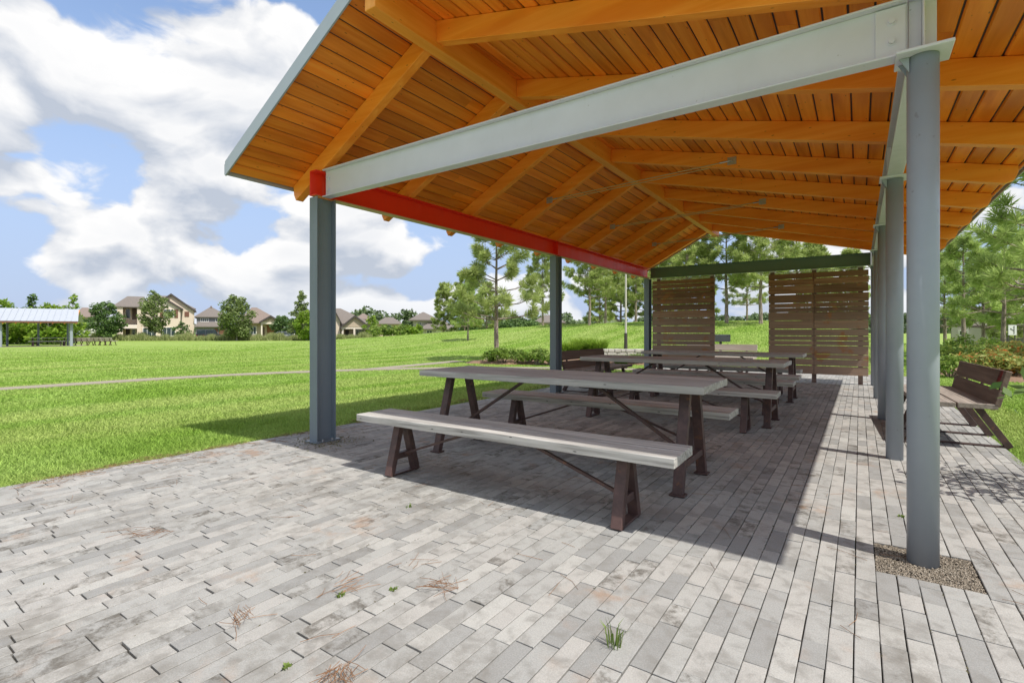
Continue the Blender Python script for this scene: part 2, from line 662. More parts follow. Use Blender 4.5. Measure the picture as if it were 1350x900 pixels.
M['stucco_beige'] = plain('stucco_beige', (0.62, 0.52, 0.415), 0.9, 0, 0.06, 2)
M['stucco_cream'] = plain('stucco_cream', (0.68, 0.60, 0.51), 0.9, 0, 0.06, 2)
M['stucco_tan'] = plain('stucco_tan', (0.46, 0.37, 0.28), 0.9, 0, 0.06, 2)
M['siding_grey'] = plain('siding_grey', (0.235, 0.235, 0.25), 0.85, 0, 0.1, 2)
M['siding_pale'] = plain('siding_pale', (0.50, 0.47, 0.43), 0.85, 0, 0.08, 2)
M['siding_white'] = plain('siding_white', (0.76, 0.74, 0.70), 0.85, 0, 0.06, 2)
M['shingle'] = plain('shingles', (0.165, 0.142, 0.125), 0.95, 0, 0.28, 5, 0.3)
M['shingle_brown'] = plain('shingles_brown', (0.20, 0.155, 0.13), 0.95, 0, 0.25, 5, 0.3)
M['dark_trim'] = plain('dark_trim', (0.055, 0.045, 0.042), 0.7, 0, 0.1, 3)
M['shutter'] = plain('shutter_brown', (0.16, 0.068, 0.042), 0.7, 0, 0.15, 3)
M['door_wood'] = plain('door_wood', (0.22, 0.085, 0.03), 0.6, 0, 0.2, 3)
M['dark_void'] = plain('porch_wall', (0.14, 0.10, 0.08), 0.9, 0, 0.1, 2)
M['white_paint'] = plain('white_paint', (0.72, 0.71, 0.68), 0.6, 0, 0.05, 3)
M['asphalt'] = plain('asphalt', (0.09, 0.09, 0.09), 0.9, 0, 0.15, 5)


def glass_mat():
    m, t, b = new_mat('window_glass')
    b.inputs['Base Color'].default_value = (0.035, 0.05, 0.06, 1)
    b.inputs['Roughness'].default_value = 0.06
    b.inputs['Specular IOR Level'].default_value = 0.8
    return m


M['glass'] = glass_mat()
M['silver'] = plain('silver_paint', (0.50, 0.52, 0.54), 0.28, 0.5, 0.03, 2)
M['white_car'] = plain('white_car_paint', (0.75, 0.75, 0.74), 0.25, 0, 0.02, 2)
M['dark_car'] = plain('dark_car_paint', (0.05, 0.055, 0.065), 0.22, 0.2, 0.05, 2)
M['tyre'] = plain('tyre', (0.02, 0.02, 0.02), 0.9, 0, 0.1, 8)
M['lamp_red'] = plain('tail_lamp', (0.40, 0.02, 0.02), 0.3, 0, 0.05, 3)
M['stone'] = plain('stone', (0.42, 0.395, 0.36), 0.9, 0, 0.45, 4, 0.5)
M['grill'] = plain('grill_steel', (0.075, 0.08, 0.09), 0.55, 0.3, 0.2, 8)
M['sign_white'] = plain('sign_white', (0.60, 0.60, 0.60), 0.5, 0, 0.03, 3)
M['sign_black'] = plain('sign_black', (0.03, 0.03, 0.035), 0.5, 0, 0.1, 3)
M['red_mark'] = plain('red_mark', (0.34, 0.03, 0.03), 0.7, 0, 0.3, 30)

# ------------------------------------------------------------------ ground
PX0, PX1, PY0, PY1 = -5.395, 1.16, -2.2, 16.6           # paving rectangle


def axis_steps(lo, hi, st, outs):
    a = list(np.arange(lo, hi + 0.01, st))
    return np.array(sorted([-o for o in outs] + a + list(outs)))


gx_ = np.array([-1500, -800, -400, -220] + list(np.arange(-140, 61, 2.0)) + [110, 250, 600, 1500])
gy_ = np.array([-600, -200, -60] + list(np.arange(-20, 141, 2.0)) + [200, 350, 700, 1800])
GXX, GYY = np.meshgrid(gx_, gy_)
GV = np.stack([GXX, GYY, hgt(GXX, GYY)], -1).reshape(-1, 3)
nx_, ny_ = len(gx_), len(gy_)
ii = (np.arange(ny_ - 1)[:, None] * nx_ + np.arange(nx_ - 1)[None, :]).ravel()
setp(np_mesh('lawn', GV, np.stack([ii, ii + 1, ii + nx_ + 1, ii + nx_], 1), M['lawn'], smooth=True), kind='structure')

# paving: every stone a bevelled block of one sheet
o = MB().box(PX0 - 0.02, PX1 + 0.02, PY0, PY1, -0.10, -0.013).build('paving_base', M['joint'])
setp(o, kind='structure')
pv, pf = [], []
GRAVEL = (0.0652, 0.4787, 3.10, 3.515)
pitch = 0.0827
holes = [GRAVEL]
row = 0
x = PX0 + 0.002
while x < PX1:
    y = PY0 + random.uniform(-0.3, 0)
    while y < PY1:
        L = random.choice((0.165, 0.22, 0.25, 0.29, 0.33, 0.33))
        a0, a1, b0, b1 = x + 0.0021, x + pitch - 0.0021, y + random.uniform(0.0014, 0.0036), y + L - random.uniform(0.0014, 0.0036)
        segs = [(b0, b1)]
        if a1 > GRAVEL[0] + 0.01 and a0 < GRAVEL[1] - 0.01:
            segs = [s for s in ((b0, min(b1, GRAVEL[2])), (max(b0, GRAVEL[3]), b1)) if s[1] - s[0] > 0.02]
        for (b0, b1) in segs:
            z = random.gauss(0, 0.0006)
            tx, ty = random.gauss(0, 0.0003), random.gauss(0, 0.0004)
            jx, jy = random.gauss(0, 0.0008), random.gauss(0, 0.0012)
            c = 0.0022
            n = len(pv)
            for (zz, ins) in ((-0.05, 0), (z - c * 0.8, 0), (z, c)):
                for (xx, yy, sxx, syy) in ((a0 + ins, b0 + ins, -1, -1), (a1 - ins, b0 + ins, 1, -1), (a1 - ins, b1 - ins, 1, 1), (a0 + ins, b1 - ins, -1, 1)):
                    pv.append((xx + jx, yy + jy, zz + (sxx * tx + syy * ty if zz > -0.04 else 0)))
            for lv in (0, 4):
                for k in range(4):
                    k2 = (k + 1) % 4
                    pf.append((n + lv + k, n + lv + k2, n + lv + 4 + k2, n + lv + 4 + k))
            pf.append((n + 8, n + 9, n + 10, n + 11))
        y += L
    x += pitch
setp(np_mesh('paving', np.array(pv), np.array(pf), M['paver']), kind='structure')

# gravel pocket round the first round column
gp = []
gfc = []
for i in range(6500):
    px_, py_ = random.uniform(GRAVEL[0] + .004, GRAVEL[1] - .004), random.uniform(GRAVEL[2] + .004, GRAVEL[3] - .004)
    r_ = random.uniform(0.0022, 0.0046)
    n = len(gp)
    q = Matrix.Rotation(random.uniform(0, 6.28), 3, 'Z') @ Matrix.Rotation(random.uniform(0, 3.1), 3, 'X')
    zc = -0.010 + random.uniform(0, 0.006)
    for d_ in ((1, 0, 0), (-1, 0, 0), (0, 1.2, 0), (0, -1.2, 0), (0, 0, .8), (0, 0, -.8)):
        p_ = q @ Vector(d_) * r_
        gp.append((px_ + p_.x, py_ + p_.y, zc + p_.z))
    for f_ in ((0, 2, 4), (2, 1, 4), (1, 3, 4), (3, 0, 4), (2, 0, 5), (1, 2, 5), (3, 1, 5), (0, 3, 5)):
        gfc.append(tuple(n + k for k in f_))


def gravel_stone_mat():
    m, t, b = new_mat('gravel_stones')
    r = isl(t)
    ramp = t.node('ShaderNodeValToRGB')
    e = ramp.color_ramp.elements
    e[0].position, e[0].color = 0, (0.15, 0.125, 0.095, 1)
    e[1].position, e[1].color = 1, (0.40, 0.35, 0.285, 1)
    k = e.new(0.5)
    k.color = (0.27, 0.225, 0.17, 1)
    t.l.new(r, ramp.inputs[0])
    t.l.new(ramp.outputs[0], b.inputs['Base Color'])
    b.inputs['Roughness'].default_value = 0.9
    return m


M['gravel_stone'] = gravel_stone_mat()
setp(np_mesh('gravel', np.array(gp), np.array(gfc), M['gravel_stone']), 'tan gravel filling the square gap round the nearest round column', 'gravel', kind='stuff')


# concrete path over the lawn
def ribbon(name, pts, wid, mat, dz, sub=8):
    P_ = [Vector((*p, 0)) for p in pts]
    out = []
    for i in range(len(P_) - 1):
        p0 = P_[max(0, i - 1)]
        p1, p2 = P_[i], P_[i + 1]
        p3 = P_[min(len(P_) - 1, i + 2)]
        for k in range(sub):
            u = k / sub
            out.append(0.5 * ((2 * p1) + (p2 - p0) * u + (2 * p0 - 5 * p1 + 4 * p2 - p3) * u * u + (3 * p1 - p0 - 3 * p2 + p3) * u ** 3))
    out.append(P_[-1])
    m = MB()
    vs, fs = [], []
    for i, p in enumerate(out):
        d = (out[min(i + 1, len(out) - 1)] - out[max(i - 1, 0)]).normalized()
        s = Vector((d.y, -d.x, 0)) * wid / 2
        for q in (p - s, p + s):
            z = float(hgt(q.x, q.y)) + dz
            vs += [(q.x, q.y, z - 0.15), (q.x, q.y, z)]
    for i in range(len(out) - 1):
        a, b = 4 * i, 4 * i + 4
        fs += [(a + 1, a + 3, b + 3, b + 1), (a, a + 1, b + 1, b), (a + 3, a + 2, b + 2, b + 3)]
    m.add(vs, fs)
    o = m.build(name, mat)
    setp(o, kind='structure')
    return [(p.x, p.y) for p in out]


path_pts = ribbon('path', [(-15.6, -14), (-15.2, -4), (-14.85, 2.6), (-14.5, 6.5), (-13.2, 9.7), (-11.6, 12.0), (-9.6, 13.6), (-7.4, 14.9), (-5.0, 15.6)], 0.62, M['concrete'], 0.03)
path2_pts = ribbon('path', [(-12.75, 10.6), (-13.0, 12.9), (-13.3, 15.6)], 0.6, M['concrete'], 0.034)


# mulch beds (low mounds)
def bed(name, cx_, cy_, rx, ry, rot, mat, h=0.07, seg=40):
    ring = [(0.0, h), (0.6, h), (0.9, h * 0.7), (1.0, -0.02)]
    vs, fs = [], []
    rr = random.Random(int(cx_ * 100))
    wob = [1 + rr.uniform(-.06, .06) for _ in range(seg)]
    for (q, z) in ring:
        for k in range(seg):
            a = 2 * math.pi * k / seg
            x_, y_ = rx * q * math.cos(a) * wob[k], ry * q * math.sin(a) * wob[k]
            X = cx_ + x_ * math.cos(rot) - y_ * math.sin(rot)
            Y = cy_ + x_ * math.sin(rot) + y_ * math.cos(rot)
            vs.append((X, Y, float(hgt(X, Y)) + z))
    for i in range(len(ring) - 1):
        for k in range(seg):
            k2 = (k + 1) % seg
            fs.append((i * seg + k, i * seg + k2, (i + 1) * seg + k2, (i + 1) * seg + k))
    m = MB()
    m.add(vs, fs)
    o = m.build(name, mat, smooth=True)
    setp(o, kind='structure')
    return (cx_, cy_, rx, ry, rot)


beds = [bed('planting_bed', -10.6, 16.6, 2.6, 1.35, R(35), M['mulch'], 0.10)]
beds.append(bed('planting_bed', 4.6, 19.4, 3.0, 3.0, R(-28), M['mulch'], 0.12))
beds.append(bed('planting_bed', -6.6, 18.3, 1.9, 1.0, R(10), M['mulch'], 0.08))


def in_bed(X, Y):
    m = np.zeros(X.shape, bool)
    for (bx, by, rx, ry, rot) in beds:
        dx, dy = X - bx, Y - by
        u = dx * math.cos(rot) + dy * math.sin(rot)
        v = -dx * math.sin(rot) + dy * math.cos(rot)
        m |= (u / rx) ** 2 + (v / ry) ** 2 < 1
    return m


def near_poly(X, Y, pts, dist):
    m = np.zeros(X.shape, bool)
    for (x0, y0), (x1, y1) in zip(pts[:-1], pts[1:]):
        dx, dy = x1 - x0, y1 - y0
        L2 = dx * dx + dy * dy + 1e-9
        t = np.clip(((X - x0) * dx + (Y - y0) * dy) / L2, 0, 1)
        m |= (X - x0 - t * dx) ** 2 + (Y - y0 - t * dy) ** 2 < dist * dist
    return m


# lawn blades near the camera
def grass_blades():
    n = 900000
    rr = np.exp(rng.uniform(math.log(3.2), math.log(62), n))
    th = rng.uniform(R(-50), R(50), n)
    fx, fy = FW.x, FW.y
    X = rr * (fx * np.cos(th) + RT.x * np.sin(th))
    Y = rr * (fy * np.cos(th) + RT.y * np.sin(th))
    edge = PX0 + 0.02 + 0.045 * np.sin(Y * 2.1) + 0.03 * np.sin(Y * 5.3 + 1) - 0.02 - 0.24 * smooth01((Y - 3.6) / 1.6)
    keep = rng.random(n) < 1 - smooth01((rr - 30) / 32)
    left = X < edge + rng.normal(0, 0.015, n)
    right = X > PX1 + 0.03 + rng.normal(0, 0.02, n)
    back = Y > PY1 + 0.05
    ok = keep & (left | right | back) & ~near_poly(X, Y, path_pts, 0.31) & ~near_poly(X, Y, path2_pts, 0.30) & ~in_bed(X, Y)
    X, Y, rr, ed = X[ok], Y[ok], rr[ok], edge[ok]
    n = len(X)
    Z = hgt(X, Y)
    k = np.clip(rr / 6.0, 0.8, 5)
    nearedge = np.exp(-np.abs(X - ed) / 0.12) * (X < ed + 0.1)
    H = (0.052 + 0.022 * rng.random(n) + 0.03 * nearedge * rng.random(n)) * (1 + 0.10 * (k - 1))
    H *= np.clip(1.15 - rr / 22, 0.38, 1)
    H *= 0.8 + 0.4 * (0.5 + 0.5 * np.sin(X * 3.1 + 2 * np.sin(Y * 1.7)) * np.sin(Y * 2.3))
    W = 0.0042 * k * (0.7 + 0.6 * rng.random(n))
    a = rng.uniform(0, 2 * math.pi, n)
    la = rng.uniform(0, 2 * math.pi, n)
    le = H * (0.25 + 0.75 * rng.random(n))
    dx, dy = np.cos(a) * W, np.sin(a) * W
    lx, ly = np.cos(la) * le, np.sin(la) * le
    V = np.empty((n, 5, 3))
    V[:, 0] = np.stack([X - dx, Y - dy, Z - 0.005], 1)
    V[:, 1] = np.stack([X + dx, Y + dy, Z - 0.005], 1)
    V[:, 2] = np.stack([X + dx * .8 + lx * .35, Y + dy * .8 + ly * .35, Z + H * .6], 1)
    V[:, 3] = np.stack([X - dx * .8 + lx * .35, Y - dy * .8 + ly * .35, Z + H * .6], 1)
    V[:, 4] = np.stack([X + lx, Y + ly, Z + H], 1)
    b0 = np.arange(n)[:, None] * 5
    F = np.concatenate([b0 + np.array([[0, 1, 2]]), b0 + np.array([[0, 2, 3]]), b0 + np.array([[3, 2, 4]])], 0)
    o = np_mesh('grass', V.reshape(-1, 3), F, M['blade'])
    setp(o, 'short mown lawn grass beside the grey paving', 'grass', kind='stuff')


grass_blades()

# ------------------------------------------------------------------ pavilion
XL, XR, YN, YF = -4.79, 0.27, 3.35, 13.55
XRID = -3.15
SL, SR = 0.533, 0.2416
EL, ER = -5.30, 1.38
YG0, YG1 = 2.59, 14.30
ZRB = 3.76                      # rafter underside at the ridge
RD = 0.19                       # rafter depth (vertical)


def zl(x):
    return ZRB + SL * (x - XRID)


def zr(x):
    return ZRB - SR * (x - XRID)


pav_org = Vector((-2.3, 8.45, 0))
pav = empty('picnic_pavilion', pav_org, 0, 'open picnic pavilion of steel posts under an orange timber gable roof', 'pavilion')


def PB():
    return MB(pav_org)


# round columns along the right
for k in range(5):
    y = YN + 2.55 * k
    c = PB().tube((XR, y, -0.03), (XR, y, 2.60), 0.067, n=40).build('round_column', M['steel'], pav, smooth=False)
    for p in c.data.polygons:
        p.use_smooth = len(p.vertices) == 4
    PB().box(XR - 0.115, XR + 0.115, y - 0.11, y + 0.11, 2.6005, 2.617).build('cap_plate', M['steel_pale'], c, bevel=0.003)
    for s in (-1, 1):
        PB().prism([(XR - 0.10, 2.60), (XR - 0.058, 2.60), (XR - 0.058, 2.52)], 'y', y + s * 0.04 - 0.004, y + s * 0.04 + 0.004).build('gusset', M['steel'], c)


# wide-flange columns along the left
def wcol(x, y, z1, mat):
    m = PB()
    hw, hd, t = 0.066, 0.118, 0.012
    m.box(x - hw, x + hw, y - hd, y - hd + t, -0.03, z1)
    m.box(x - hw, x + hw, y + hd - t, y + hd, -0.03, z1)
    m.box(x - 0.006, x + 0.006, y - hd + t, y + hd - t, -0.03, z1)
    return m.build('flanged_column', mat, pav, bevel=0.002)


for y in (YN, (YN + YF) / 2, YF):
    c = wcol(XL, y, 2.615, M['steel_dark'])
    PB().box(XL - 0.10, XL + 0.10, y - 0.15, y + 0.15, 0.004, 0.016).build('base_plate', M['steel_dark'], c)
    for sxx in (-1, 1):
        for syy in (-1, 1):
            PB().tube((XL + sxx * 0.083, y + syy * 0.06, 0.016), (XL + sxx * 0.083, y + syy * 0.06, 0.034), 0.012, n=6).build('anchor_bolt', M['galv'], c)


# I-beams / channels
def ibeam(axis, c, a0, a1, z0, z1, fw=0.10, tf=0.012, tw=0.008):
    m = PB()
    def bx(u0, u1, zz0, zz1):
        if axis == 'x':
            m.box(a0, a1, c + u0, c + u1, zz0, zz1)
        else:
            m.box(c + u0, c + u1, a0, a1, zz0, zz1)
    bx(-fw / 2, fw / 2, z0, z0 + tf)
    bx(-fw / 2, fw / 2, z1 - tf, z1)
    bx(-tw / 2, tw / 2, z0 + tf, z1 - tf)
    return m


def bolts(parent, pts, d, r=0.015, l=0.014):
    for p in pts:
        p = Vector(p)
        b = PB()
        b.tube(p + Vector(d) * 0.0029, p + Vector(d) * l, r, n=6)
        b.tube(p, p + Vector(d) * 0.003, r * 1.5, n=12)
        b.build('bolt', M['steel_pale'], parent)


nb = ibeam('x', YN, XL + 0.055, XR - 0.062, 2.62, 2.915).build('cross_beam', M['steel_pale'], pav, bevel=0.003)
PB().box(XR - 0.20, XR - 0.07, YN - 0.0155, YN - 0.0045, 2.64, 2.895).build('end_plate', M['steel_pale'], nb, bevel=0.002)
bolts(nb, [(XR - 0.13, YN - 0.016, z) for z in (2.715, 2.82)], (0, -1, 0))
bolts(nb, [(XL + 0.10, YN - 0.005, z) for z in (2.70, 2.82)], (0, -1, 0))
fb = ibeam('x', YF, XL + 0.075, XR - 0.062, 2.62, 2.90).build('cross_beam', M['steel_green'], pav, bevel=0.003)
rb_ = ibeam('y', XR, YN - 0.06, YF + 0.1, 2.618, 2.925, fw=0.12).build('eave_beam', M['steel_pale'], pav, bevel=0.003)
for k in range(5):
    y = YN + 2.55 * k
    for s in (-1, 1):
        PB().box(XR + s * 0.005 if s > 0 else XR - 0.057, XR + 0.057 if s > 0 else XR - 0.005, y + 0.016, y + 0.026, 2.631, 2.912).build('stiffener', M['steel_pale'], rb_)
# red channel, open towards the inside, and a thin strip added below for its bounced light
m = PB()
m.box(XL - 0.062, XL - 0.052, YN - 0.12, YF + 0.12, 2.632, 2.90)
m.box(XL - 0.052, XL + 0.045, YN - 0.12, YF + 0.12, 2.888, 2.90)
m.box(XL - 0.052, XL + 0.045, YN - 0.12, YF + 0.12, 2.632, 2.644)
rc = m.build('eave_channel', M['red'], pav, bevel=0.002)
M['cream'] = plain('cream_strip', (0.60, 0.46, 0.30), 0.6, 0, 0.1, 4)  # cream colour stands in for ground light on the lower flange
for k in range(2):
    y0, y1 = YN + 0.125 + 5.1 * k, YN + 5.1 - 0.125 + 5.1 * k
    PB().box(XL - 0.055, XL + 0.042, y0, y1, 2.617, 2.630).build('soffit_strip', M['cream'], rc)
sp = PB().box(XL - 0.051, XL + 0.043, 8.448, 8.452, 2.646, 2.886).build('splice', M['red'], rc)

# timber
for k in range(9):
    y = YN + 1.275 * k
    w2 = 0.046
    # left rafter with a cut tail
    xa, xb = -5.27, XRID - 0.061
    prof = [(xa, zl(xa) + RD), (xa + 0.008, zl(xa) + 0.09), (xa + 0.045, zl(xa + 0.045)), (-4.857, zl(-4.857)), (-4.857, 2.904), (-4.756, 2.904), (xb, zl(xb)), (xb, zl(xb) + RD)]
    PB().prism(prof, 'y', y - w2, y + w2).build('rafter', M['rafter'], pav, bevel=0.004)
    xa, xb = XRID + 0.061, 1.33
    prof = [(xa, zr(xa) + RD), (xa, zr(xa)), (xb - 0.10, zr(xb - 0.10)), (xb - 0.03, zr(xb) + 0.05), (xb, zr(xb) + 0.12), (xb, zr(xb) + RD)]
    PB().prism(prof, 'y', y - w2, y + w2).build('rafter', M['rafter'], pav, bevel=0.004)
PB().prism([(XRID - 0.06, 3.70), (XRID + 0.06, 3.70), (XRID + 0.06, zr(XRID + 0.06) + RD), (XRID, zr(XRID) + RD), (XRID - 0.06, zl(XRID - 0.06) + RD)], 'y', YG0 + 0.03, YG1 - 0.03).build('ridge_beam', M['ridge'], pav, bevel=0.004)

# tongue-and-groove ceiling boards: one mesh per slope
for side in (-1, 1):
    m = PB()
    x0 = XRID
    xe = EL if side < 0 else ER
    sl_ = SL if side < 0 else SR
    step = 0.1445 * math.cos(math.atan(sl_))
    gap = 0.013
    nb_ = int(abs(xe - x0) / step)
    f = (lambda x_: zl(x_) + RD) if side < 0 else (lambda x_: zr(x_) + RD)
    for i in range(nb_ + 1):
        xa = x0 + side * (i * step + gap / 2)
        xb = x0 + side * min((i + 1) * step - gap / 2, abs(xe - x0))
        if abs(xb - xa) < 0.02:
            continue
        y = YG0 + 0.02
        first = True
        while y < YG1 - 0.02:
            L = random.uniform(2.2, 4.4) if not first else random.uniform(0.8, 3.8)
            first = False
            y1 = min(y + L, YG1 - 0.02)
            e_ = 0.0015 + random.uniform(0, 0.002)
            ch = 0.009
            prof = [(xa, f(xa) + 0.02), (xa, f(xa) + e_ + ch), (xa + side * ch, f(xa + side * ch) + e_), (xb - side * ch, f(xb - side * ch) + e_), (xb, f(xb) + e_ + ch), (xb, f(xb) + 0.02)]
            m.prism(prof, 'y', y, y1 - 0.0015)
            y = y1
    m.build('ceiling_boards', M['deck'], pav)
    m = PB()
    m.prism([(x0, f(x0) + 0.0205), (xe - side * 0.01, f(xe - side * 0.01) + 0.0205), (xe - side * 0.01, f(xe - side * 0.01) + 0.0235), (x0, f(x0) + 0.0235)], 'y', YG0 + 0.025, YG1 - 0.025)
    m.build('underlay', M['dark_trim'], pav)  # dark sheet added above the boards, painting shade into their gaps
    # metal roofing above
    m = PB()
    xo = xe + side * 0.015
    m.prism([(x0 - side * 0.0, f(x0) + 0.024), (xo, f(xo) + 0.024), (xo, f(xo) + 0.06), (x0, f(x0) + 0.06)], 'y', YG0 + 0.004, YG1 - 0.004)
    yy = YG0 + 0.2
    while yy < YG1:
        m.prism([(x0, f(x0) + 0.061), (xo, f(xo) + 0.061), (xo, f(xo) + 0.10), (x0, f(x0) + 0.10)], 'y', yy, yy + 0.02)
        yy += 0.42
    rs = m.build('roof_sheet', M['roof_metal'], pav)
    # rake trims
    for yy in (YG0, YG1):
        m = PB()
        m.prism([(x0, f(x0) + 0.115), (x0, f(x0) - 0.03), (xo, f(xo) - 0.03), (xo, f(xo) + 0.115)], 'y', yy - 0.012, yy + 0.003)
        m.build('rake_trim', M['trim'], pav)
    m = PB()
    xo2 = xo + side * 0.012
    m.prism([(xo + side * .001, f(xo) - 0.012), (xo2, f(xo2) - 0.012), (xo2, f(xo2) + 0.09), (xo + side * .001, f(xo) + 0.09)], 'y', YG0 - 0.012, YG1 + 0.012)
    m.build('eave_trim', M['trim'], pav)

M['rod'] = plain('rod_steel', (0.60, 0.45, 0.25), 0.45, 0.2, 0.15, 20)
# tie rods with plates on every second rafter
for k in (3, 5, 7):
    y = YN + 1.275 * k
    xa, xb = -4.16, -1.385
    za, zb = zl(xa) + 0.095, zr(xb) + 0.095
    for s in (-1, 1):
        m = PB()
        m.tube((xa, y + s * 0.058, za), (xb, y + s * 0.058, zb), 0.0072, n=8)
        tr = m.build('tie_rod', M['rod'], pav)
        for (xx, zz, d) in ((xa, za, 1), (xb, zb, -1)):
            m = PB()
            m.box(xx - 0.055, xx + 0.055, y + s * 0.0465 - (0.004 if s < 0 else 0), y + s * 0.0465 + (0.004 if s > 0 else 0), zz - 0.05, zz + 0.05)
            for (u, v) in ((-.035, -.03), (.035, -.03), (-.035, .03), (.035, .03)):
                m.tube((xx + u, y + s * 0.0505, zz + v), (xx + u, y + s * 0.060, zz + v), 0.009, n=6)
            m.tube((xx, y + s * 0.051, zz), (xx, y + s * 0.07, zz), 0.014, n=8)
            m.tube((xx + d * .01, y + s * 0.058, zz), (xx + d * 0.15, y + s * 0.058, zz + (zb - za) / (xb - xa) * d * .15), 0.012, n=8)
            m.build('anchor_plate', M['galv'], tr)


# ------------------------------------------------------------------ slatted wooden screens hung under the far beam
def screen(x0, x1, posts, label, seed):
    rr = random.Random(seed)
    org = Vector(((x0 + x1) / 2, YF, 0))
    e = empty('slat_screen', org, 0, label, 'screen', 'slatted screens under the far beam')
    m = MB(org)
    z = 0.20
    while z < 2.50:
        h = rr.choice((0.10, 0.145, 0.19, 0.19))
        h = min(h, 2.53 - z)
        if h < 0.05:
            break
        j = rr.uniform(-0.004, 0.004)
        if len(posts) == 3:
            for (q0, q1) in ((x0 + rr.uniform(0, .01), posts[1] - 0.004), (posts[1] + 0.004, x1 - rr.uniform(0, .01))):
                m.box(q0, q1, YF - 0.075 + j, YF - 0.045 + j, z, z + h)
        else:
            m.box(x0 + rr.uniform(0, .01), x1 - rr.uniform(0, .01), YF - 0.075 + j, YF - 0.045 + j, z, z + h)
        z += h + rr.choice((0.006, 0.009, 0.020, 0.012))
    m.build('slat_panel', M['slat'], e, bevel=0.003)
    for p in posts:
        MB(org).box(p - 0.045, p + 0.045, YF - 0.037, YF + 0.04, 0.0, 2.585).build('post', M['bench_plank'], e, bevel=0.003)
        MB(org).box(p - 0.06, p + 0.06, YF - 0.045, YF + 0.045, 2.588, 2.612).build('bracket', M['galv'], e)
    MB(org).bar((x0, YF - 0.015, 2.57), (x1, YF - 0.015, 2.57), 0.02, 0.02).build('top_rail', M['galv'], e)
    return e


screen(-4.64, -3.02, [-4.48, -3.10], 'narrower slatted wooden screen beside the left column under the far beam', 3)
screen(-1.80, 0.17, [-1.72, -0.86, 0.02], 'wider slatted wooden screen reaching the round columns under the far beam', 11)


# ------------------------------------------------------------------ picnic tables and backless benches
def plank_top(L, W, z, th, n, seed, mat, name, parent):
    rr = random.Random(seed)
    m = MB()
    wp = W / n
    for i in range(n):
        y0 = -W / 2 + i * wp + 0.002
        y1 = y0 + wp - 0.004
        dx = rr.uniform(-0.006, 0.006)
        dz_ = rr.uniform(-0.001, 0.001)
        # slightly uneven edges: split along the length
        k = 14
        xs = [-L / 2 + dx + L * q / k for q in range(k + 1)]
        vs, fs = [], []
        for q, xx in enumerate(xs):
            e0 = rr.uniform(-0.002, 0.002)
            vs += [(xx, y0 + (e0 if i == 0 else 0), z - th + rr.uniform(-.001, .001)), (xx, y1 + (e0 if i == n - 1 else 0), z - th), (xx, y1 + (e0 if i == n - 1 else 0), z + dz_), (xx, y0 + (e0 if i == 0 else 0), z + dz_)]
        for q in range(k):
            a, b = 4 * q, 4 * q + 4
            for c in range(4):
                c2 = (c + 1) % 4
                fs.append((a + c, a + c2, b + c2, b + c))
        fs += [(3, 2, 1, 0), (4 * k, 4 * k + 1, 4 * k + 2, 4 * k + 3)]
        m.add(vs, fs)
    return m.build(name, mat, parent, bevel=0.005, seg=2)


def aframe(m, x, z1, top, foot, w, t, zc, plate, foots):
    """A-shaped end frame made of flat steel"""
    for s in (-1, 1):
        m.bar((x, s * foot / 2, 0.004), (x, s * top / 2, z1), t, w, up=(0, 1, 0))
    yy = foot / 2 + (top - foot) / 2 * (zc / z1)
    m.bar((x, -yy + 0.012, zc), (x, yy - 0.012, zc), t * 0.7, 0.05)
    if plate:
        m.bar((x, -foot / 2, 0.012), (x, foot / 2, 0.012), t, 0.014)
    if foots:
        for s in (-1, 1):
            m.box(x - 0.055, x + 0.055, s * foot / 2 - 0.045, s * foot / 2 + 0.045, 0.003, 0.017)
    m.box(x - t * .6, x + t * .6, -top / 2 - 0.09, top / 2 + 0.09, z1, z1 + 0.010)


def make_table():
    e = empty('picnic_table')
    plank_top(2.72, 0.80, 0.80, 0.056, 3, 5, M['grey_plank'], 'tabletop', e)
    for x in (-1.17, 1.17):
        m = MB()
        aframe(m, x, 0.733, 0.27, 0.68, 0.055, 0.075, 0.20, False, True)
        m.build('leg_frame', M['brown_steel'], e, bevel=0.003)
    for s in (-1, 1):
        m = MB()
        m.bar((s * 1.13, 0.0, 0.235), (s * 0.34, 0.0, 0.735), 0.035, 0.022)
        m.box(s * 0.34 - 0.06, s * 0.34 + 0.06, -0.06, 0.06, 0.735, 0.7425)
        m.build('brace', M['brown_steel'], e)
    return e


def make_bench():
    e = empty('bench')
    plank_top(2.68, 0.385, 0.485, 0.058, 2, 9, M['grey_plank'], 'seat', e)
    for x in (-0.985, 0.985):
        m = MB()
        aframe(m, x, 0.416, 0.07, 0.29, 0.052, 0.07, 0.155, True, False)
        m.build('leg_frame', M['brown_steel'], e, bevel=0.003)
    for s in (-1, 1):
        m = MB()
        m.bar((s * 0.965, 0.0, 0.165), (s * 0.24, 0.0, 0.418), 0.026, 0.018)
        m.box(s * 0.24 - 0.05, s * 0.24 + 0.05, -0.05, 0.05, 0.418, 0.4255)
        m.build('brace', M['brown_steel'], e)
    return e


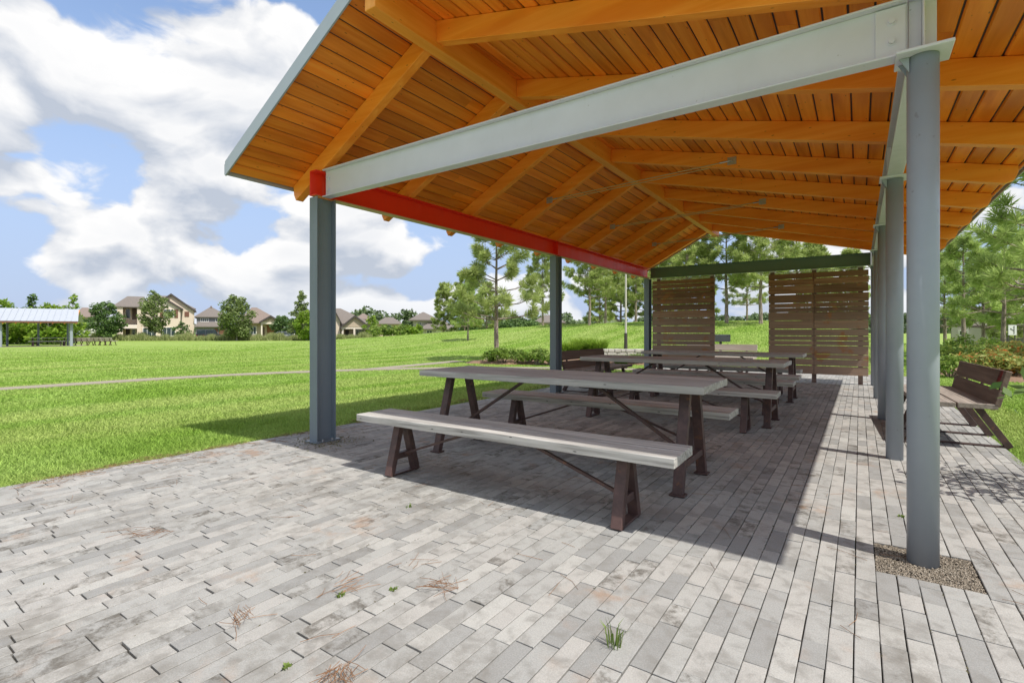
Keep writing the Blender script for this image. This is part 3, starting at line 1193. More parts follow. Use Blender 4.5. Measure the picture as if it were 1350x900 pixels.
tb0 = make_table()
bn0 = make_bench()
TG, BG_ = 'picnic tables under the pavilion', 'backless benches beside the picnic tables'
for i, (x, y, rz, lab) in enumerate([
        (-2.25, 4.02, 0.004, 'weathered grey plank picnic table nearest the camera, on dark A-frame legs'),
        (-2.10, 7.22, -0.01, 'middle one of the three grey plank picnic tables under the roof'),
        (-2.12, 9.86, 0.008, 'farthest grey plank picnic table, closest to the slatted screens')]):
    o = tb0 if i == 0 else copy_tree(tb0)
    o.location = (x, y, 0)
    o.rotation_euler = (0, 0, rz)
    setp(o, lab, 'picnic table', TG)
for i, (x, y, rz, lab) in enumerate([
        (-2.18, 2.985, 0.006, 'long grey plank bench at the very front, half against the sunlit paving'),
        (-2.25, 4.80, -0.004, 'grey plank bench just behind the nearest picnic table'),
        (-2.10, 6.50, 0.005, 'grey plank bench on the camera side of the middle picnic table'),
        (-2.08, 8.02, -0.006, 'grey plank bench on the far side of the middle picnic table'),
        (-2.10, 9.10, 0.004, 'grey plank bench on the camera side of the farthest picnic table'),
        (-2.20, 10.52, 0.0, 'grey plank bench between the farthest picnic table and the slatted screens')]):
    o = bn0 if i == 0 else copy_tree(bn0)
    o.location = (x, y, 0)
    o.rotation_euler = (0, 0, rz)
    setp(o, lab, 'bench', BG_)


# ------------------------------------------------------------------ park benches with backs
def make_park_bench(L, mat, seed, legs=3):
    """length along local x, sitter faces -y"""
    rr = random.Random(seed)
    e = empty('park_bench')
    m = MB()
    for (y0, y1) in ((-0.36, -0.045), (-0.03, 0.275)):
        m.box(-L / 2 + rr.uniform(0, .006), L / 2, y0, y1, 0.415, 0.465)
    m.build('seat', M['bench_seat'] if mat is M['bench_plank'] else mat, e, bevel=0.004)
    m = MB()
    tilt = 0.24
    for (z0, z1) in ((0.445, 0.605), (0.625, 0.80)):
        def yb(z):
            return 0.25 + (z - 0.47) * tilt
        m.hexa([(-L / 2, yb(z0), z0), (L / 2, yb(z0), z0), (L / 2, yb(z0) + 0.045, z0 - 0.01), (-L / 2, yb(z0) + 0.045, z0 - 0.01)],
               [(-L / 2, yb(z1), z1), (L / 2, yb(z1), z1), (L / 2, yb(z1) + 0.045, z1 - 0.01), (-L / 2, yb(z1) + 0.045, z1 - 0.01)])
    m.build('backrest', mat, e, bevel=0.004)
    for k in range(legs):
        x = -L / 2 + 0.28 + (L - 0.56) * k / (legs - 1)
        m = MB()
        m.bar((x, -0.40, 0.004), (x, -0.24, 0.405), 0.06, 0.045, up=(0, 1, 0))
        m.bar((x, 0.42, 0.004), (x, 0.17, 0.405), 0.06, 0.06, up=(0, 1, 0))
        m.bar((x, -0.40, 0.012), (x, 0.42, 0.012), 0.05, 0.014)
        m.bar((x, -0.34, 0.402), (x, 0.30, 0.402), 0.05, 0.022)
        m.bar((x, 0.30, 0.40), (x, 0.30 + (0.78 - 0.47) * tilt + 0.02, 0.76), 0.045, 0.02, up=(0, 1, 0))
        m.bar((x, 0.275, 0.40), (x, 0.31, 0.40), 0.05, 0.04)
        m.build('leg_frame', M['brown_steel'], e, bevel=0.002)
    return e


PBG = 'park benches with backrests'
b_ = make_park_bench(1.95, M['bench_plank'], 1)
b_.location = (0.80, 7.75, 0)
b_.rotation_euler = (0, 0, R(-90 + 3.0))
setp(b_, 'dark brown park bench with a backrest on the right, behind the round columns', 'bench', PBG)
mk = MB()
yb_ = 0.25 + (0.72 - 0.47) * 0.24
mk.hexa([(0.78, yb_ - 0.018, 0.645), (0.90, yb_ - 0.018, 0.645), (0.90, yb_ - 0.014, 0.645), (0.78, yb_ - 0.014, 0.645)],
        [(0.78, yb_ + 0.018, 0.795), (0.90, yb_ + 0.018, 0.795), (0.90, yb_ + 0.022, 0.795), (0.78, yb_ + 0.022, 0.795)])
mk.build('paint_mark', M['red_mark'], b_)
b2 = copy_tree(b_)
for ch in list(b2.children):
    if ch.name.startswith('paint_mark'):
        bpy.data.objects.remove(ch)
b2.location = (-4.42, 9.55, 0)
b2.rotation_euler = (0, 0, R(90))
setp(b2, 'dark brown park bench facing in beside the middle left column', 'bench', PBG)
b3 = make_park_bench(1.95, M['pale_plank'], 4)
b3.location = (-3.35, 15.35, 0)
b3.rotation_euler = (0, 0, 0)
setp(b3, 'pale sunlit park bench seen through the gap between the slatted screens', 'bench', PBG)

# pedestal grill behind it
gl = at(950, 18.6)
g = empty('pedestal_grill', gl, R(20), 'dark metal barbecue grill box on a post behind the slatted screens', 'grill')
MB().tube((0, 0, -0.05), (0, 0, 0.72), 0.045, n=12).build('post', M['grill'], g)
m = MB()
m.box(-0.36, 0.30, -0.25, 0.25, 0.72, 0.74)
m.box(-0.36, 0.30, 0.235, 0.25, 0.741, 0.98)
m.box(-0.36, -0.345, -0.25, 0.234, 0.741, 0.98)
m.box(0.285, 0.30, -0.25, 0.234, 0.741, 0.98)
m.box(-0.344, 0.284, -0.25, -0.235, 0.741, 0.92)
m.build('fire_box', M['grill'], g, bevel=0.004)
m = MB()
for i in range(12):
    m.box(-0.33 + i * 0.052, -0.315 + i * 0.052, -0.234, 0.234, 0.95, 0.962)
m.build('grate', M['galv'], g)


# ------------------------------------------------------------------ vegetation builders
def quads(cent, size, rg, aspect=1.6, up=0.25):
    """randomly turned leaf quads at the given centres"""
    n = len(cent)
    d = rg.normal(size=(n, 3))
    d[:, 2] *= 0.6
    d /= np.linalg.norm(d, axis=1)[:, None] + 1e-9
    e = rg.normal(size=(n, 3))
    e -= d * (e * d).sum(1)[:, None]
    e /= np.linalg.norm(e, axis=1)[:, None] + 1e-9
    s = (size * (0.6 + 0.8 * rg.random(n)))[:, None]
    a = d * s * aspect * 0.5
    b = e * s * 0.5
    V = np.stack([cent - a, cent + b * 0.8 - a * .1, cent + a, cent - b * 0.8 - a * .1], 1)
    F = np.arange(n * 4).reshape(n, 4)
    return V.reshape(-1, 3), F


def blob_points(rg, clumps, per):
    out = []
    for (c, r) in clumps:
        n = max(6, int(per * (r ** 2)))
        d = rg.normal(size=(n, 3))
        d /= np.linalg.norm(d, axis=1)[:, None]
        rad = r * rg.random(n) ** 0.45
        p = d * rad[:, None]
        p[:, 2] *= 0.75
        out.append(np.array(c) + p)
    return np.concatenate(out)


def broadleaf(name, loc, H, W, trunk_h, mat, label, cat='tree', group=None, seed=0, leaf=0.26, per=420, shape='oval', bark='bark_grey', nclump=34):
    rg = np.random.default_rng(seed)
    rd = random.Random(seed)
    e = empty(name, loc, rd.uniform(0, 6.28), label, cat, group)
    m = MB()
    top = H * 0.86
    pts = [Vector((0, 0, -0.1))]
    rs = [0.045 * H ** 0.8 / 1.6]
    for k in range(1, 7):
        z = top * k / 6
        pts.append(Vector((rd.gauss(0, 0.02 * H * .5), rd.gauss(0, 0.02 * H * .5), z)))
        rs.append(rs[0] * (1 - 0.86 * k / 6))
    m.path(pts, rs, 7)
    clumps = []
    for i in range(nclump):
        u = (i + rd.random()) / nclump
        z = trunk_h + (H - trunk_h) * u
        if shape == 'oval':
            rad = W / 2 * (math.sin(math.pi * min(0.97, 0.13 + 0.83 * u)) ** 0.75)
        elif shape == 'cone':
            rad = W / 2 * (1.02 - u) ** 0.75 * min(1, 0.45 + u * 4)
        else:
            rad = W / 2 * math.sqrt(max(0.05, 1 - (2 * u - 1) ** 2))
        a = i * 2.399 + rd.uniform(-.5, .5)
        q = rad * (0.35 + 0.6 * rd.random())
        c = (math.cos(a) * q, math.sin(a) * q, z)
        r = max(0.10 * W, min(rad * 0.55, 0.2 * W)) * rd.uniform(0.65, 1.2)
        clumps.append((c, r))
        k = min(5, max(1, int(6 * (z - 0.25 * (H - trunk_h) * 0.5) / top)))
        b0 = pts[k]
        mid = (b0 + Vector(c)) / 2 + Vector((0, 0, 0.04 * H))
        m.path([b0, mid, Vector(c)], [rs[k] * 0.5, rs[k] * 0.3, 0.006 * H ** .5], 5)
    m.build('trunk', M[bark], e)
    P_ = blob_points(rg, clumps, per)
    V, F = quads(P_, leaf, rg)
    np_mesh('crown', V, F, mat, e)
    return e


def needle_tuft(rg, p, d, L, n, nl, wid, out):
    """needles round the last stretch of a twig, pointing forward and out"""
    d = d / np.linalg.norm(d)
    s = np.cross(d, [0.3, 0.2, 1.0])
    s /= np.linalg.norm(s)
    u = np.cross(d, s)
    t = rg.random(n)
    a = rg.random(n) * 2 * np.pi
    spread = 0.35 + 0.75 * rg.random(n) + 0.35 * (1 - t)
    nd = d[None] * np.cos(spread)[:, None] + (s[None] * np.cos(a)[:, None] + u[None] * np.sin(a)[:, None]) * np.sin(spread)[:, None]
    base = p[None] - d[None] * (L * (1 - t))[:, None]
    ln = nl * (0.7 + 0.5 * rg.random(n))
    tip = base + nd * ln[:, None]
    tip[:, 2] -= 0.10 * ln * (np.abs(np.sin(spread)))
    side = np.cross(nd, rg.normal(size=(n, 3)))
    side /= np.linalg.norm(side, axis=1)[:, None] + 1e-9
    wv = side * wid
    mid = base + (tip - base) * 0.55
    V = np.stack([base - wv * 0.5, mid - wv, tip, mid + wv], 1)
    out.append(V)


def pine(name, H, rad, clear, seed, mat, per=46, nl=0.27, wid=0.010, whorl=0.55, dens=1.0, parent_label=None, bark='bark'):
    """young long-needled pine: straight stem, whorls of upturned limbs with bottle-brush ends"""
    rg = np.random.default_rng(seed)
    rd = random.Random(seed)
    e = empty(name)
    m = MB()
    pts, rs = [], []
    r0 = 0.011 * H + 0.045
    n = 9
    ox = oy = 0
    for k in range(n + 1):
        z = -0.1 + (H + 0.02) * k / n
        pts.append(Vector((ox, oy, z)))
        rs.append(max(0.012, r0 * (1 - 0.93 * k / n)))
        ox += rd.gauss(0, 0.010 * H / 4)
        oy += rd.gauss(0, 0.010 * H / 4)
    m.path(pts, rs, 8)

    def stem(z):
        q = min(n - 1e-3, max(0, (z + 0.1) / (H + 0.02) * n))
        i = int(q)
        return pts[i].lerp(pts[i + 1], q - i), rs[i] + (rs[i + 1] - rs[i]) * (q - i)

    out = []
    z = clear
    while z < H - 0.15:
        u = (z - clear) / (H - clear)
        nb = rd.choice((3, 4, 4, 5)) if dens >= 1 else rd.choice((2, 3, 4))
        a0 = rd.random() * 6.28
        for i in range(nb):
            a = a0 + i * 2 * math.pi / nb + rd.uniform(-.35, .35)
            Lb = rad * (0.30 + 0.85 * (1 - u) ** 0.7) * rd.uniform(0.7, 1.1)
            if u > 0.9:
                Lb = min(Lb, (H - z) * 0.9 + 0.15)
            el = 0.10 + 0.55 * u + rd.uniform(-.12, .15)
            d = Vector((math.cos(a) * math.cos(el), math.sin(a) * math.cos(el), math.sin(el)))
            b0, rr_ = stem(z + rd.uniform(-.06, .06))
            p1 = b0 + d * Lb * 0.5
            d2 = (d + Vector((0, 0, 0.25))).normalized()
            p2 = p1 + d2 * Lb * 0.5
            m.path([b0, p1, p2], [rr_ * 0.42 + .006, rr_ * 0.25 + .005, 0.006], 5)
            nsub = max(2, int(Lb / 0.30 * dens))
            needle_tuft(rg, np.array(p2), np.array(d2 + Vector((0, 0, 0.25))), 0.30, int(per * 1.2), nl, wid, out)
            for s in range(nsub):
                t = 0.35 + 0.6 * (s + rd.random()) / nsub
                q = b0.lerp(p1, t * 2) if t < 0.5 else p1.lerp(p2, t * 2 - 1)
                sa = a + rd.choice((-1, 1)) * rd.uniform(0.5, 1.1)
                sd = Vector((math.cos(sa), math.sin(sa), rd.uniform(0.15, 0.8))).normalized()
                sl2 = Lb * rd.uniform(0.18, 0.36)
                q2 = q + sd * sl2
                m.tube(q, q2, 0.008, 0.005, 4)
                needle_tuft(rg, np.array(q2), np.array(sd + Vector((0, 0, 0.3))), 0.24, per, nl, wid, out)
        z += whorl * rd.uniform(0.75, 1.2) * (1 - 0.35 * u)
    tp, _ = stem(H)
    for k in range(3):
        needle_tuft(rg, np.array(tp) + np.array((0, 0, 0.05 - 0.16 * k)), np.array((rd.gauss(0, .12), rd.gauss(0, .12), 1.0)), 0.3, int(per * 1.3), nl, wid, out)
    m.build('trunk', M[bark], e)
    V = np.concatenate(out).reshape(-1, 3)
    np_mesh('crown', V, np.arange(len(V)).reshape(-1, 4), mat, e)
    return e


def shrub(loc, w_, h_, mat, label, group, seed, leaf=0.055, per=1500, name='shrub', n=14, cat='shrub', spiky=False):
    rg = np.random.default_rng(seed)
    rd = random.Random(seed)
    e = empty(name, loc, rd.uniform(0, 6.28), label, cat, group)
    m = MB()
    cl = []
    for i in range(n):
        a = rd.random() * 6.28
        q = w_ / 2 * math.sqrt(rd.random()) * 0.8
        z = h_ * (0.30 + 0.55 * rd.random() * (1 - 0.4 * q / (w_ / 2)))
        cl.append(((math.cos(a) * q, math.sin(a) * q, z), rd.uniform(0.14, 0.22) * max(w_, h_) * .9))
        m.path([Vector((math.cos(a) * .05, math.sin(a) * .05, -0.05)), Vector((math.cos(a) * q * .5, math.sin(a) * q * .5, z * .6)), Vector((math.cos(a) * q, math.sin(a) * q, z))], [0.014, 0.010, 0.005], 5)
    m.build('stems', M['bark'], e)
    P_ = blob_points(rg, cl, per)
    P_ = P_[P_[:, 2] > 0.02]
    V, F = quads(P_, leaf, rg, 2.2)
    np_mesh('foliage', V, F, mat, e)
    return e


def blade_clump(loc, r, h, n, mat, label, group, seed, name='ornamental_grass', cat='grass clump', wid=0.012):
    rg = np.random.default_rng(seed)
    a = rg.random(n) * 6.28
    q = r * 0.45 * np.sqrt(rg.random(n))
    bx, by = np.cos(a) * q, np.sin(a) * q
    a2 = a + rg.normal(0, 0.6, n)
    hh = h * (0.55 + 0.5 * rg.random(n))
    ln = hh * (0.15 + 0.65 * rg.random(n)) * (r / h + .35)
    tx, ty = bx + np.cos(a2) * ln, by + np.sin(a2) * ln
    mxx, myy = bx + np.cos(a2) * ln * .35, by + np.sin(a2) * ln * .35
    pa = rg.random(n) * 6.28
    wx, wy = np.cos(pa) * wid, np.sin(pa) * wid
    z0 = np.zeros(n)
    V = np.stack([np.stack([bx - wx, by - wy, z0 - .03], 1), np.stack([bx + wx, by + wy, z0 - .03], 1),
                  np.stack([mxx + wx, myy + wy, hh * .7], 1), np.stack([tx, ty, hh * (0.85 + .15 * rg.random(n))], 1),
                  np.stack([mxx - wx, myy - wy, hh * .7], 1)], 1)
    b0 = np.arange(n)[:, None] * 5
    F = np.concatenate([b0 + np.array([[0, 1, 2]]), b0 + np.array([[0, 2, 4]]), b0 + np.array([[4, 2, 3]])])
    o = np_mesh(name, V.reshape(-1, 3), F, mat)
    o.location = loc
    return setp(o, label, cat, group)


# ------------------------------------------------------------------ pines
pine_a = pine('pine_tree', 6.3, 1.75, 1.75, 21, M['needle'], per=95, nl=0.30, wid=0.013)
pine_b = pine('pine_tree', 7.6, 2.0, 2.3, 35, M['needle'], per=75, nl=0.34, wid=0.018)
pine_c = pine('pine_tree', 6.0, 1.45, 1.5, 48, M['needle_bright'], per=85, nl=0.30, wid=0.014)
pine_d = pine('pine_tree', 6.6, 1.5, 0.8, 57, M['needle'], per=60, nl=0.32, wid=0.028, whorl=0.45)
pine_e = pine('pine_tree', 5.2, 1.15, 1.9, 66, M['needle_bright'], per=85, nl=0.30, wid=0.013, dens=0.8)
protos = dict(a=pine_a, b=pine_b, c=pine_c, d=pine_d, e=pine_e)
used = set()
PG = 'pine trees around the lawn'


def put_pine(k, px, d, sc, rz, label):
    o = protos[k] if k not in used else copy_tree(protos[k])
    used.add(k)
    o.location = at(px, d)
    o.rotation_euler = (0, 0, rz)
    o.scale = (sc, sc, sc)
    return setp(o, label, 'pine tree', PG)


put_pine('a', 654, 20.5, 0.98, 0.4, 'tall pine with a grey trunk rising from the small mulch bed on the lawn')
put_pine('d', 585, 62, 0.98, 2.0, 'dense dark young pine farthest left in the row beyond the lawn')
put_pine('d', 613, 60, 1.12, 4.1, 'tall dense young pine, second from left in the row beyond the lawn')
put_pine('d', 641, 60, 0.92, 1.1, 'slim young pine just left of the mulch bed pine, beyond the lawn')
put_pine('c', 617, 33, 0.62, 1.2, 'low bushy pine half hidden left of the mulch bed pine')
put_pine('b', 716, 50, 1.0, 0.3, 'pine seen just left of the middle column, beyond the lawn')
put_pine('b', 777, 38, 0.90, 2.2, 'leaning leafy pine right of the middle column on the rise')
put_pine('b', 798, 40, 0.86, 3.9, 'thin trunked pine right beside the leaning one on the rise')
put_pine('a', 838, 44, 1.05, 5.0, 'pine showing just left of the far left column')
put_pine('b', 905, 34, 1.0, 1.5, 'pine behind the narrower slatted screen')
put_pine('b', 958, 33, 0.97, 0.9, 'bare trunked pine in the left of the gap between the screens')
put_pine('b', 1003, 31, 0.98, 4.6, 'bare trunked pine in the right of the gap between the screens')
put_pine('a', 985, 45, 0.9, 2.8, 'small distant pine between the two gap pines')
put_pine('b', 1052, 36, 0.98, 5.6, 'pine behind the wider slatted screen')
put_pine('b', 880, 58, 0.9, 3.0, 'distant pine over the left end of the far beam')
put_pine('e', 1271, 20.5, 0.96, 0.7, 'slender pine with a bare lower trunk right of the nearest round column')
put_pine('e', 1323, 18.5, 0.98, 3.3, 'tufted pine at the right edge behind the flowering shrubs')
put_pine('c', 1296, 27, 0.92, 2.4, 'bright green pine standing behind the two slender right hand pines')
put_pine('c', 1352, 25, 1.0, 0.2, 'bright green pine cut off by the right edge of the picture')
put_pine('c', 1246, 30, 0.95, 4.4, 'bright green pine peeping out beside the nearest round column')
put_pine('e', 1362, 15.5, 1.35, 1.9, 'tallest slim pine, its crown cut off at the upper right edge')

for i, (px, d, sc, kk, lab) in enumerate([
        (790, 62, 1.15, 'd', 'dense pine far behind the leaning pine'),
        (818, 52, 1.10, 'd', 'dense pine behind the slim pale pole'),
        (852, 50, 1.05, 'd', 'dense pine directly behind the far left column'),
        (886, 46, 1.10, 'd', 'dense pine behind the left part of the narrower screen'),
        (922, 48, 1.15, 'd', 'dense pine behind the right part of the narrower screen'),
        (1075, 44, 1.10, 'd', 'dense pine behind the middle post of the wider screen'),
        (1120, 46, 1.10, 'd', 'dense pine behind the right part of the wider screen'),
        (1310, 40, 1.1, 'd', 'dense pine behind the service building'),
        (1338, 33, 1.0, 'd', 'dense pine over the white notice board')]):
    put_pine(kk, px, d, sc, 0.9 * i, lab)

# pale slender pole
pl = at(825, 24)
e = empty('lamp_post', pl, 0, 'slim pale pole on the rise, left of the far left column', 'lamp post')
MB().tube((0, 0, -0.1), (0, 0, 4.3), 0.055, 0.04, 12).build('pole', M['siding_pale'], e)
MB().tube((0, 0, -0.1), (0, 0, 0.75), 0.085, 0.075, 12).build('base', M['dark_trim'], e)
MB().tube((0, 0, 4.3), (0, 0, 4.55), 0.16, 0.10, 14).build('lamp_head', M['dark_trim'], e)

# broadleaf trees on the left
TGp = 'young street trees in front of the houses'
broadleaf('oak_tree', at(204, 82), 7.9, 4.7, 1.4, M['oak_leaf'], 'full oak with grey green leaves in front of the beige house', 'tree', TGp, 1, 0.26, 150, 'oval')
broadleaf('oak_tree', at(139, 80), 6.2, 4.7, 1.0, M['dark_leaf'], 'dark spreading tree left of the beige house', 'tree', TGp, 2, 0.26, 150, 'oval')
broadleaf('oak_tree', at(240, 88), 3.2, 2.4, 0.4, M['dark_leaf'], 'small dark tree at the right corner of the beige house', 'tree', TGp, 3, 0.24, 200, 'oval', nclump=18)
broadleaf('oak_tree', at(312, 80), 7.0, 5.6, 0.9, M['oak_leaf'], 'broad oak in front of the grey house', 'tree', TGp, 4, 0.26, 150, 'oval')
broadleaf('oak_tree', at(397, 84), 8.0, 4.6, 0.8, M['oak_leaf'], 'tall narrow tree immediately left of the nearest flanged column', 'tree', TGp, 5, 0.26, 170, 'cone')
broadleaf('oak_tree', at(374, 92), 4.2, 4.4, 0.3, M['dark_leaf'], 'low round tree beside the porch of the hip roofed house', 'tree', TGp, 6, 0.26, 170, 'round')
broadleaf('oak_tree', at(404, 78), 4.6, 3.4, 0.3, M['lime_leaf'], 'bright low tree at the foot of the tall narrow one', 'tree', TGp, 7, 0.26, 170, 'oval')
broadleaf('oak_tree', at(490, 84), 4.2, 2.6, 0.3, M['lime_leaf'], 'slim light green tree at the corner of the gabled tan house', 'tree', TGp, 8, 0.26, 170, 'oval', nclump=20)
for i, (px, h, ww, mt, lab) in enumerate([
        (2, 5.0, 4.6, 'lime_leaf', 'lime green tree behind the far pavilion at the left picture edge'),
        (22, 4.2, 4.2, 'lime_leaf', 'low lime green tree seen through the far pavilion, second from the left edge'),
        (42, 6.0, 4.6, 'dark_leaf', 'tallest tree behind the far pavilion roof'),
        (63, 4.6, 4.6, 'lime_leaf', 'lime green tree behind the dark table of the far pavilion'),
        (78, 4.5, 3.0, 'lime_leaf', 'lime green tree behind the right bay of the far pavilion'),
        (97, 6.2, 3.4, 'lime_leaf', 'upright lime green tree at the right end of the far pavilion')]):
    broadleaf('leafy_tree', at(px, 58 + (i % 3) * 3), h, ww, 0.3, M[mt], lab, 'tree', 'trees behind the far pavilion', 20 + i, 0.24, 190, 'cone' if i in (2, 5) else 'oval', nclump=30)
# hedge-like shrubs left of the pines
for i, (px, h, ww, mt, lab) in enumerate([
        (505, 2.6, 4.0, 'bush_leaf', 'bushy hedge shrub right of the gabled tan house'),
        (527, 2.2, 4.2, 'bush_leaf', 'low hedge shrub in front of the distant low roof'),
        (546, 2.8, 3.2, 'lime_leaf', 'yellow green shrub beside the grey house with the hip roof'),
        (628, 2.0, 5.0, 'dark_leaf', 'dark undergrowth bush below the young pines'),
        (662, 2.2, 5.0, 'dark_leaf', 'dark undergrowth bush behind the mulch bed pine'),
        (692, 2.2, 4.2, 'dark_leaf', 'dark undergrowth bush left of the middle column')]):
    shrub(at(px, 72 if px < 600 else 66), ww, h, M[mt], lab, 'shrubs beyond the lawn', 40 + i, 0.24, 90, n=16)

# near shrubs
for i, (px, d, ww, hh, lab) in enumerate([
        (662, 18.8, 1.25, 0.74, 'round evergreen shrub at the left tip of the mulch bed'),
        (693, 18.6, 0.95, 0.58, 'low evergreen shrub right of the pine trunk in the mulch bed'),
        (708, 18.2, 1.15, 0.72, 'evergreen shrub between the pine trunk and the middle column'),
        (727, 18.0, 1.0, 0.68, 'evergreen shrub directly left of the middle column'),
        (645, 19.2, 0.75, 0.5, 'tiny evergreen shrub at the far left of the mulch bed'),
        (682, 20.2, 0.7, 0.5, 'shaded evergreen shrub touching the pine trunk')]):
    shrub(at(px, d), ww, hh, M['bush_leaf'], lab, 'evergreen shrubs in the mulch bed', 60 + i, 0.06, 1500, n=16)
for i, (px, d, rr_, hh, lab) in enumerate([
        (752, 22, 0.65, 0.75, 'yellow green grass clump right behind the middle column'),
        (768, 22.5, 0.7, 0.85, 'yellow green grass clump above the bench back, middle of three'),
        (787, 22, 0.65, 0.8, 'yellow green grass clump left of the stone wall'),
        (819, 18.3, 0.45, 0.38, 'low grass tuft in front of the stone wall'),
        (843, 18.3, 0.45, 0.42, 'low grass tuft between the stone wall and the far left column')]):
    blade_clump(at(px, d), rr_, hh, 900, M['lime_leaf'] if i < 3 else M['weed'], lab, 'grass clumps near the stone wall', 80 + i, wid=0.012)

# low dry-stone wall
wc = at(826, 20.5)
wl = Vector((wc.x, wc.y, wc.z))
m = MB()
rd = random.Random(5)
for lay in range(3):
    xx = -1.15
    while xx < 1.15:
        l_ = rd.uniform(0.18, 0.42)
        m.box(xx + 0.005, min(1.2, xx + l_) - 0.005, -0.2 + rd.uniform(-.03, .02), 0.2, 0.15 * lay - 0.05, 0.15 * (lay + 1) - 0.057 + rd.uniform(-0.01, 0.006))
        xx += l_
o = m.build('stone_wall', M['stone'], None, bevel=0.03, seg=2)
o.location = wl
o.rotation_euler = (0, 0, YAW)
setp(o, 'low pale dry stone wall on the lawn left of the far left column', 'wall')

# flowering shrubs on the right
k = 0
for (px, d, ww, hh, mt, lab) in [
        (1252, 13.4, 1.1, 0.62, 'bush_leaf', 'green shrub peeping out right of the nearest round column'),
        (1285, 13.8, 1.3, 0.70, 'fire_leaf', 'orange flowered shrub above the park bench backrest'),
        (1318, 13.2, 1.3, 0.72, 'fire_leaf', 'orange flowered shrub right of the park bench backrest'),
        (1350, 12.8, 1.3, 0.78, 'fire_leaf', 'orange flowered shrub at the right edge nearest the lawn'),
        (1262, 15.8, 1.5, 0.95, 'bush_leaf', 'yellow green shrub at the foot of the slender pine'),
        (1300, 16.0, 1.5, 0.95, 'fire_leaf', 'orange flowered shrub between the two slender pines'),
        (1340, 15.6, 1.5, 0.98, 'fire_leaf', 'orange flowered shrub under the tufted pine'),
        (1283, 18.5, 1.7, 1.15, 'bush_leaf', 'tall yellow green shrub in the back row by the slender pine'),
        (1325, 18.6, 1.6, 1.0, 'fire_leaf', 'orange flowered shrub in the back row by the tufted pine')]:
    shrub(at(px, d), ww, hh, M[mt], lab, 'shrubs in the right hand bed', 100 + k, 0.06, 1300, n=18)
    k += 1

# a leafy young tree just outside the right edge; its twigs and its shadow reach the picture
e = broadleaf('young_tree', (1.58, 5.2, -0.05), 1.75, 1.2, 0.35, M['dark_leaf'], 'young leafy tree at the right edge throwing a dappled shadow on the paving', 'tree', None, 140, 0.06, 520, 'round', nclump=22)


# ------------------------------------------------------------------ the second pavilion across the lawn
p0 = at(50, 48)
FROT = YAW + R(36)
far = empty('distant_pavilion', p0, FROT, 'open pavilion with a pale metal roof standing across the lawn', 'pavilion')
W0, W1, D0, D1 = -6.4, 3.2, 0.0, 4.4                     # local x: camera right, y: away
for (x, y) in ((-2.55, 0), (2.4, 0), (-0.5, 4.2), (1.75, 4.2), (-2.75, 4.2), (-7.2, 0)):
    MB().tube((x, y, -0.1), (x, y, 2.32), 0.13 if y == 0 else 0.09, n=16).build('column', M['steel'] if y == 0 else M['steel_dark'], far)
MB().box(-7.4, 2.5, -0.08, 0.08, 2.32, 2.46).build('eave_beam', M['steel'], far)
m = MB()
ye, yr, yb = -0.55, 2.2, 4.95
ze, zr_ = 2.42, 3.68
m.add([(-6.9, ye, ze), (2.95, ye, ze), (2.78, yr, zr_), (-6.9, yr, zr_), (-6.9, yb, ze), (2.95, yb, ze)],
      [(0, 1, 2, 3), (3, 2, 5, 4)])
m.add([(-6.9, ye, ze - .06), (2.95, ye, ze - .06), (2.78, yr, zr_ - .06), (-6.9, yr, zr_ - .06), (-6.9, yb, ze - .06), (2.95, yb, ze - .06)],
      [(3, 2, 1, 0), (4, 5, 2, 3)])
x = -6.6
while x < 2.85:
    m.hexa([(x, ye, ze + .002), (x + .05, ye, ze + .002), (x + .05, yr, zr_ + .002), (x, yr, zr_ + .002)],
           [(x, ye, ze + .07), (x + .05, ye, ze + .07), (x + .05, yr, zr_ + .07), (x, yr, zr_ + .07)])
    x += 0.45
m.build('roof', M['roof_metal'], far)
MB().bar((-6.9, ye - 0.02, ze - 0.10), (2.95, ye - 0.02, ze - 0.10), 0.03, 0.14).build('fascia', M['shutter'], far)
for i in range(12):
    x = -6.6 + i * 0.85
    m = MB()
    m.hexa([(x, ye + .05, ze - .26), (x + .09, ye + .05, ze - .26), (x + .09, yr, zr_ - .26), (x, yr, zr_ - .26)],
           [(x, ye + .05, ze - .065), (x + .09, ye + .05, ze - .065), (x + .09, yr, zr_ - .065), (x, yr, zr_ - .065)])
    m.build('rafter', M['rafter'], far)
pv2 = setp(MB().box(-8, 3.2, -0.3, 5, -0.2, 0.012).build('paving', M['concrete']), kind='structure')
pv2.location = p0
pv2.rotation_euler = (0, 0, FROT)


def loc2(x, y, z=0.02):
    v = Matrix.Rotation(FROT, 3, 'Z') @ Vector((x, y, z))
    return p0 + v


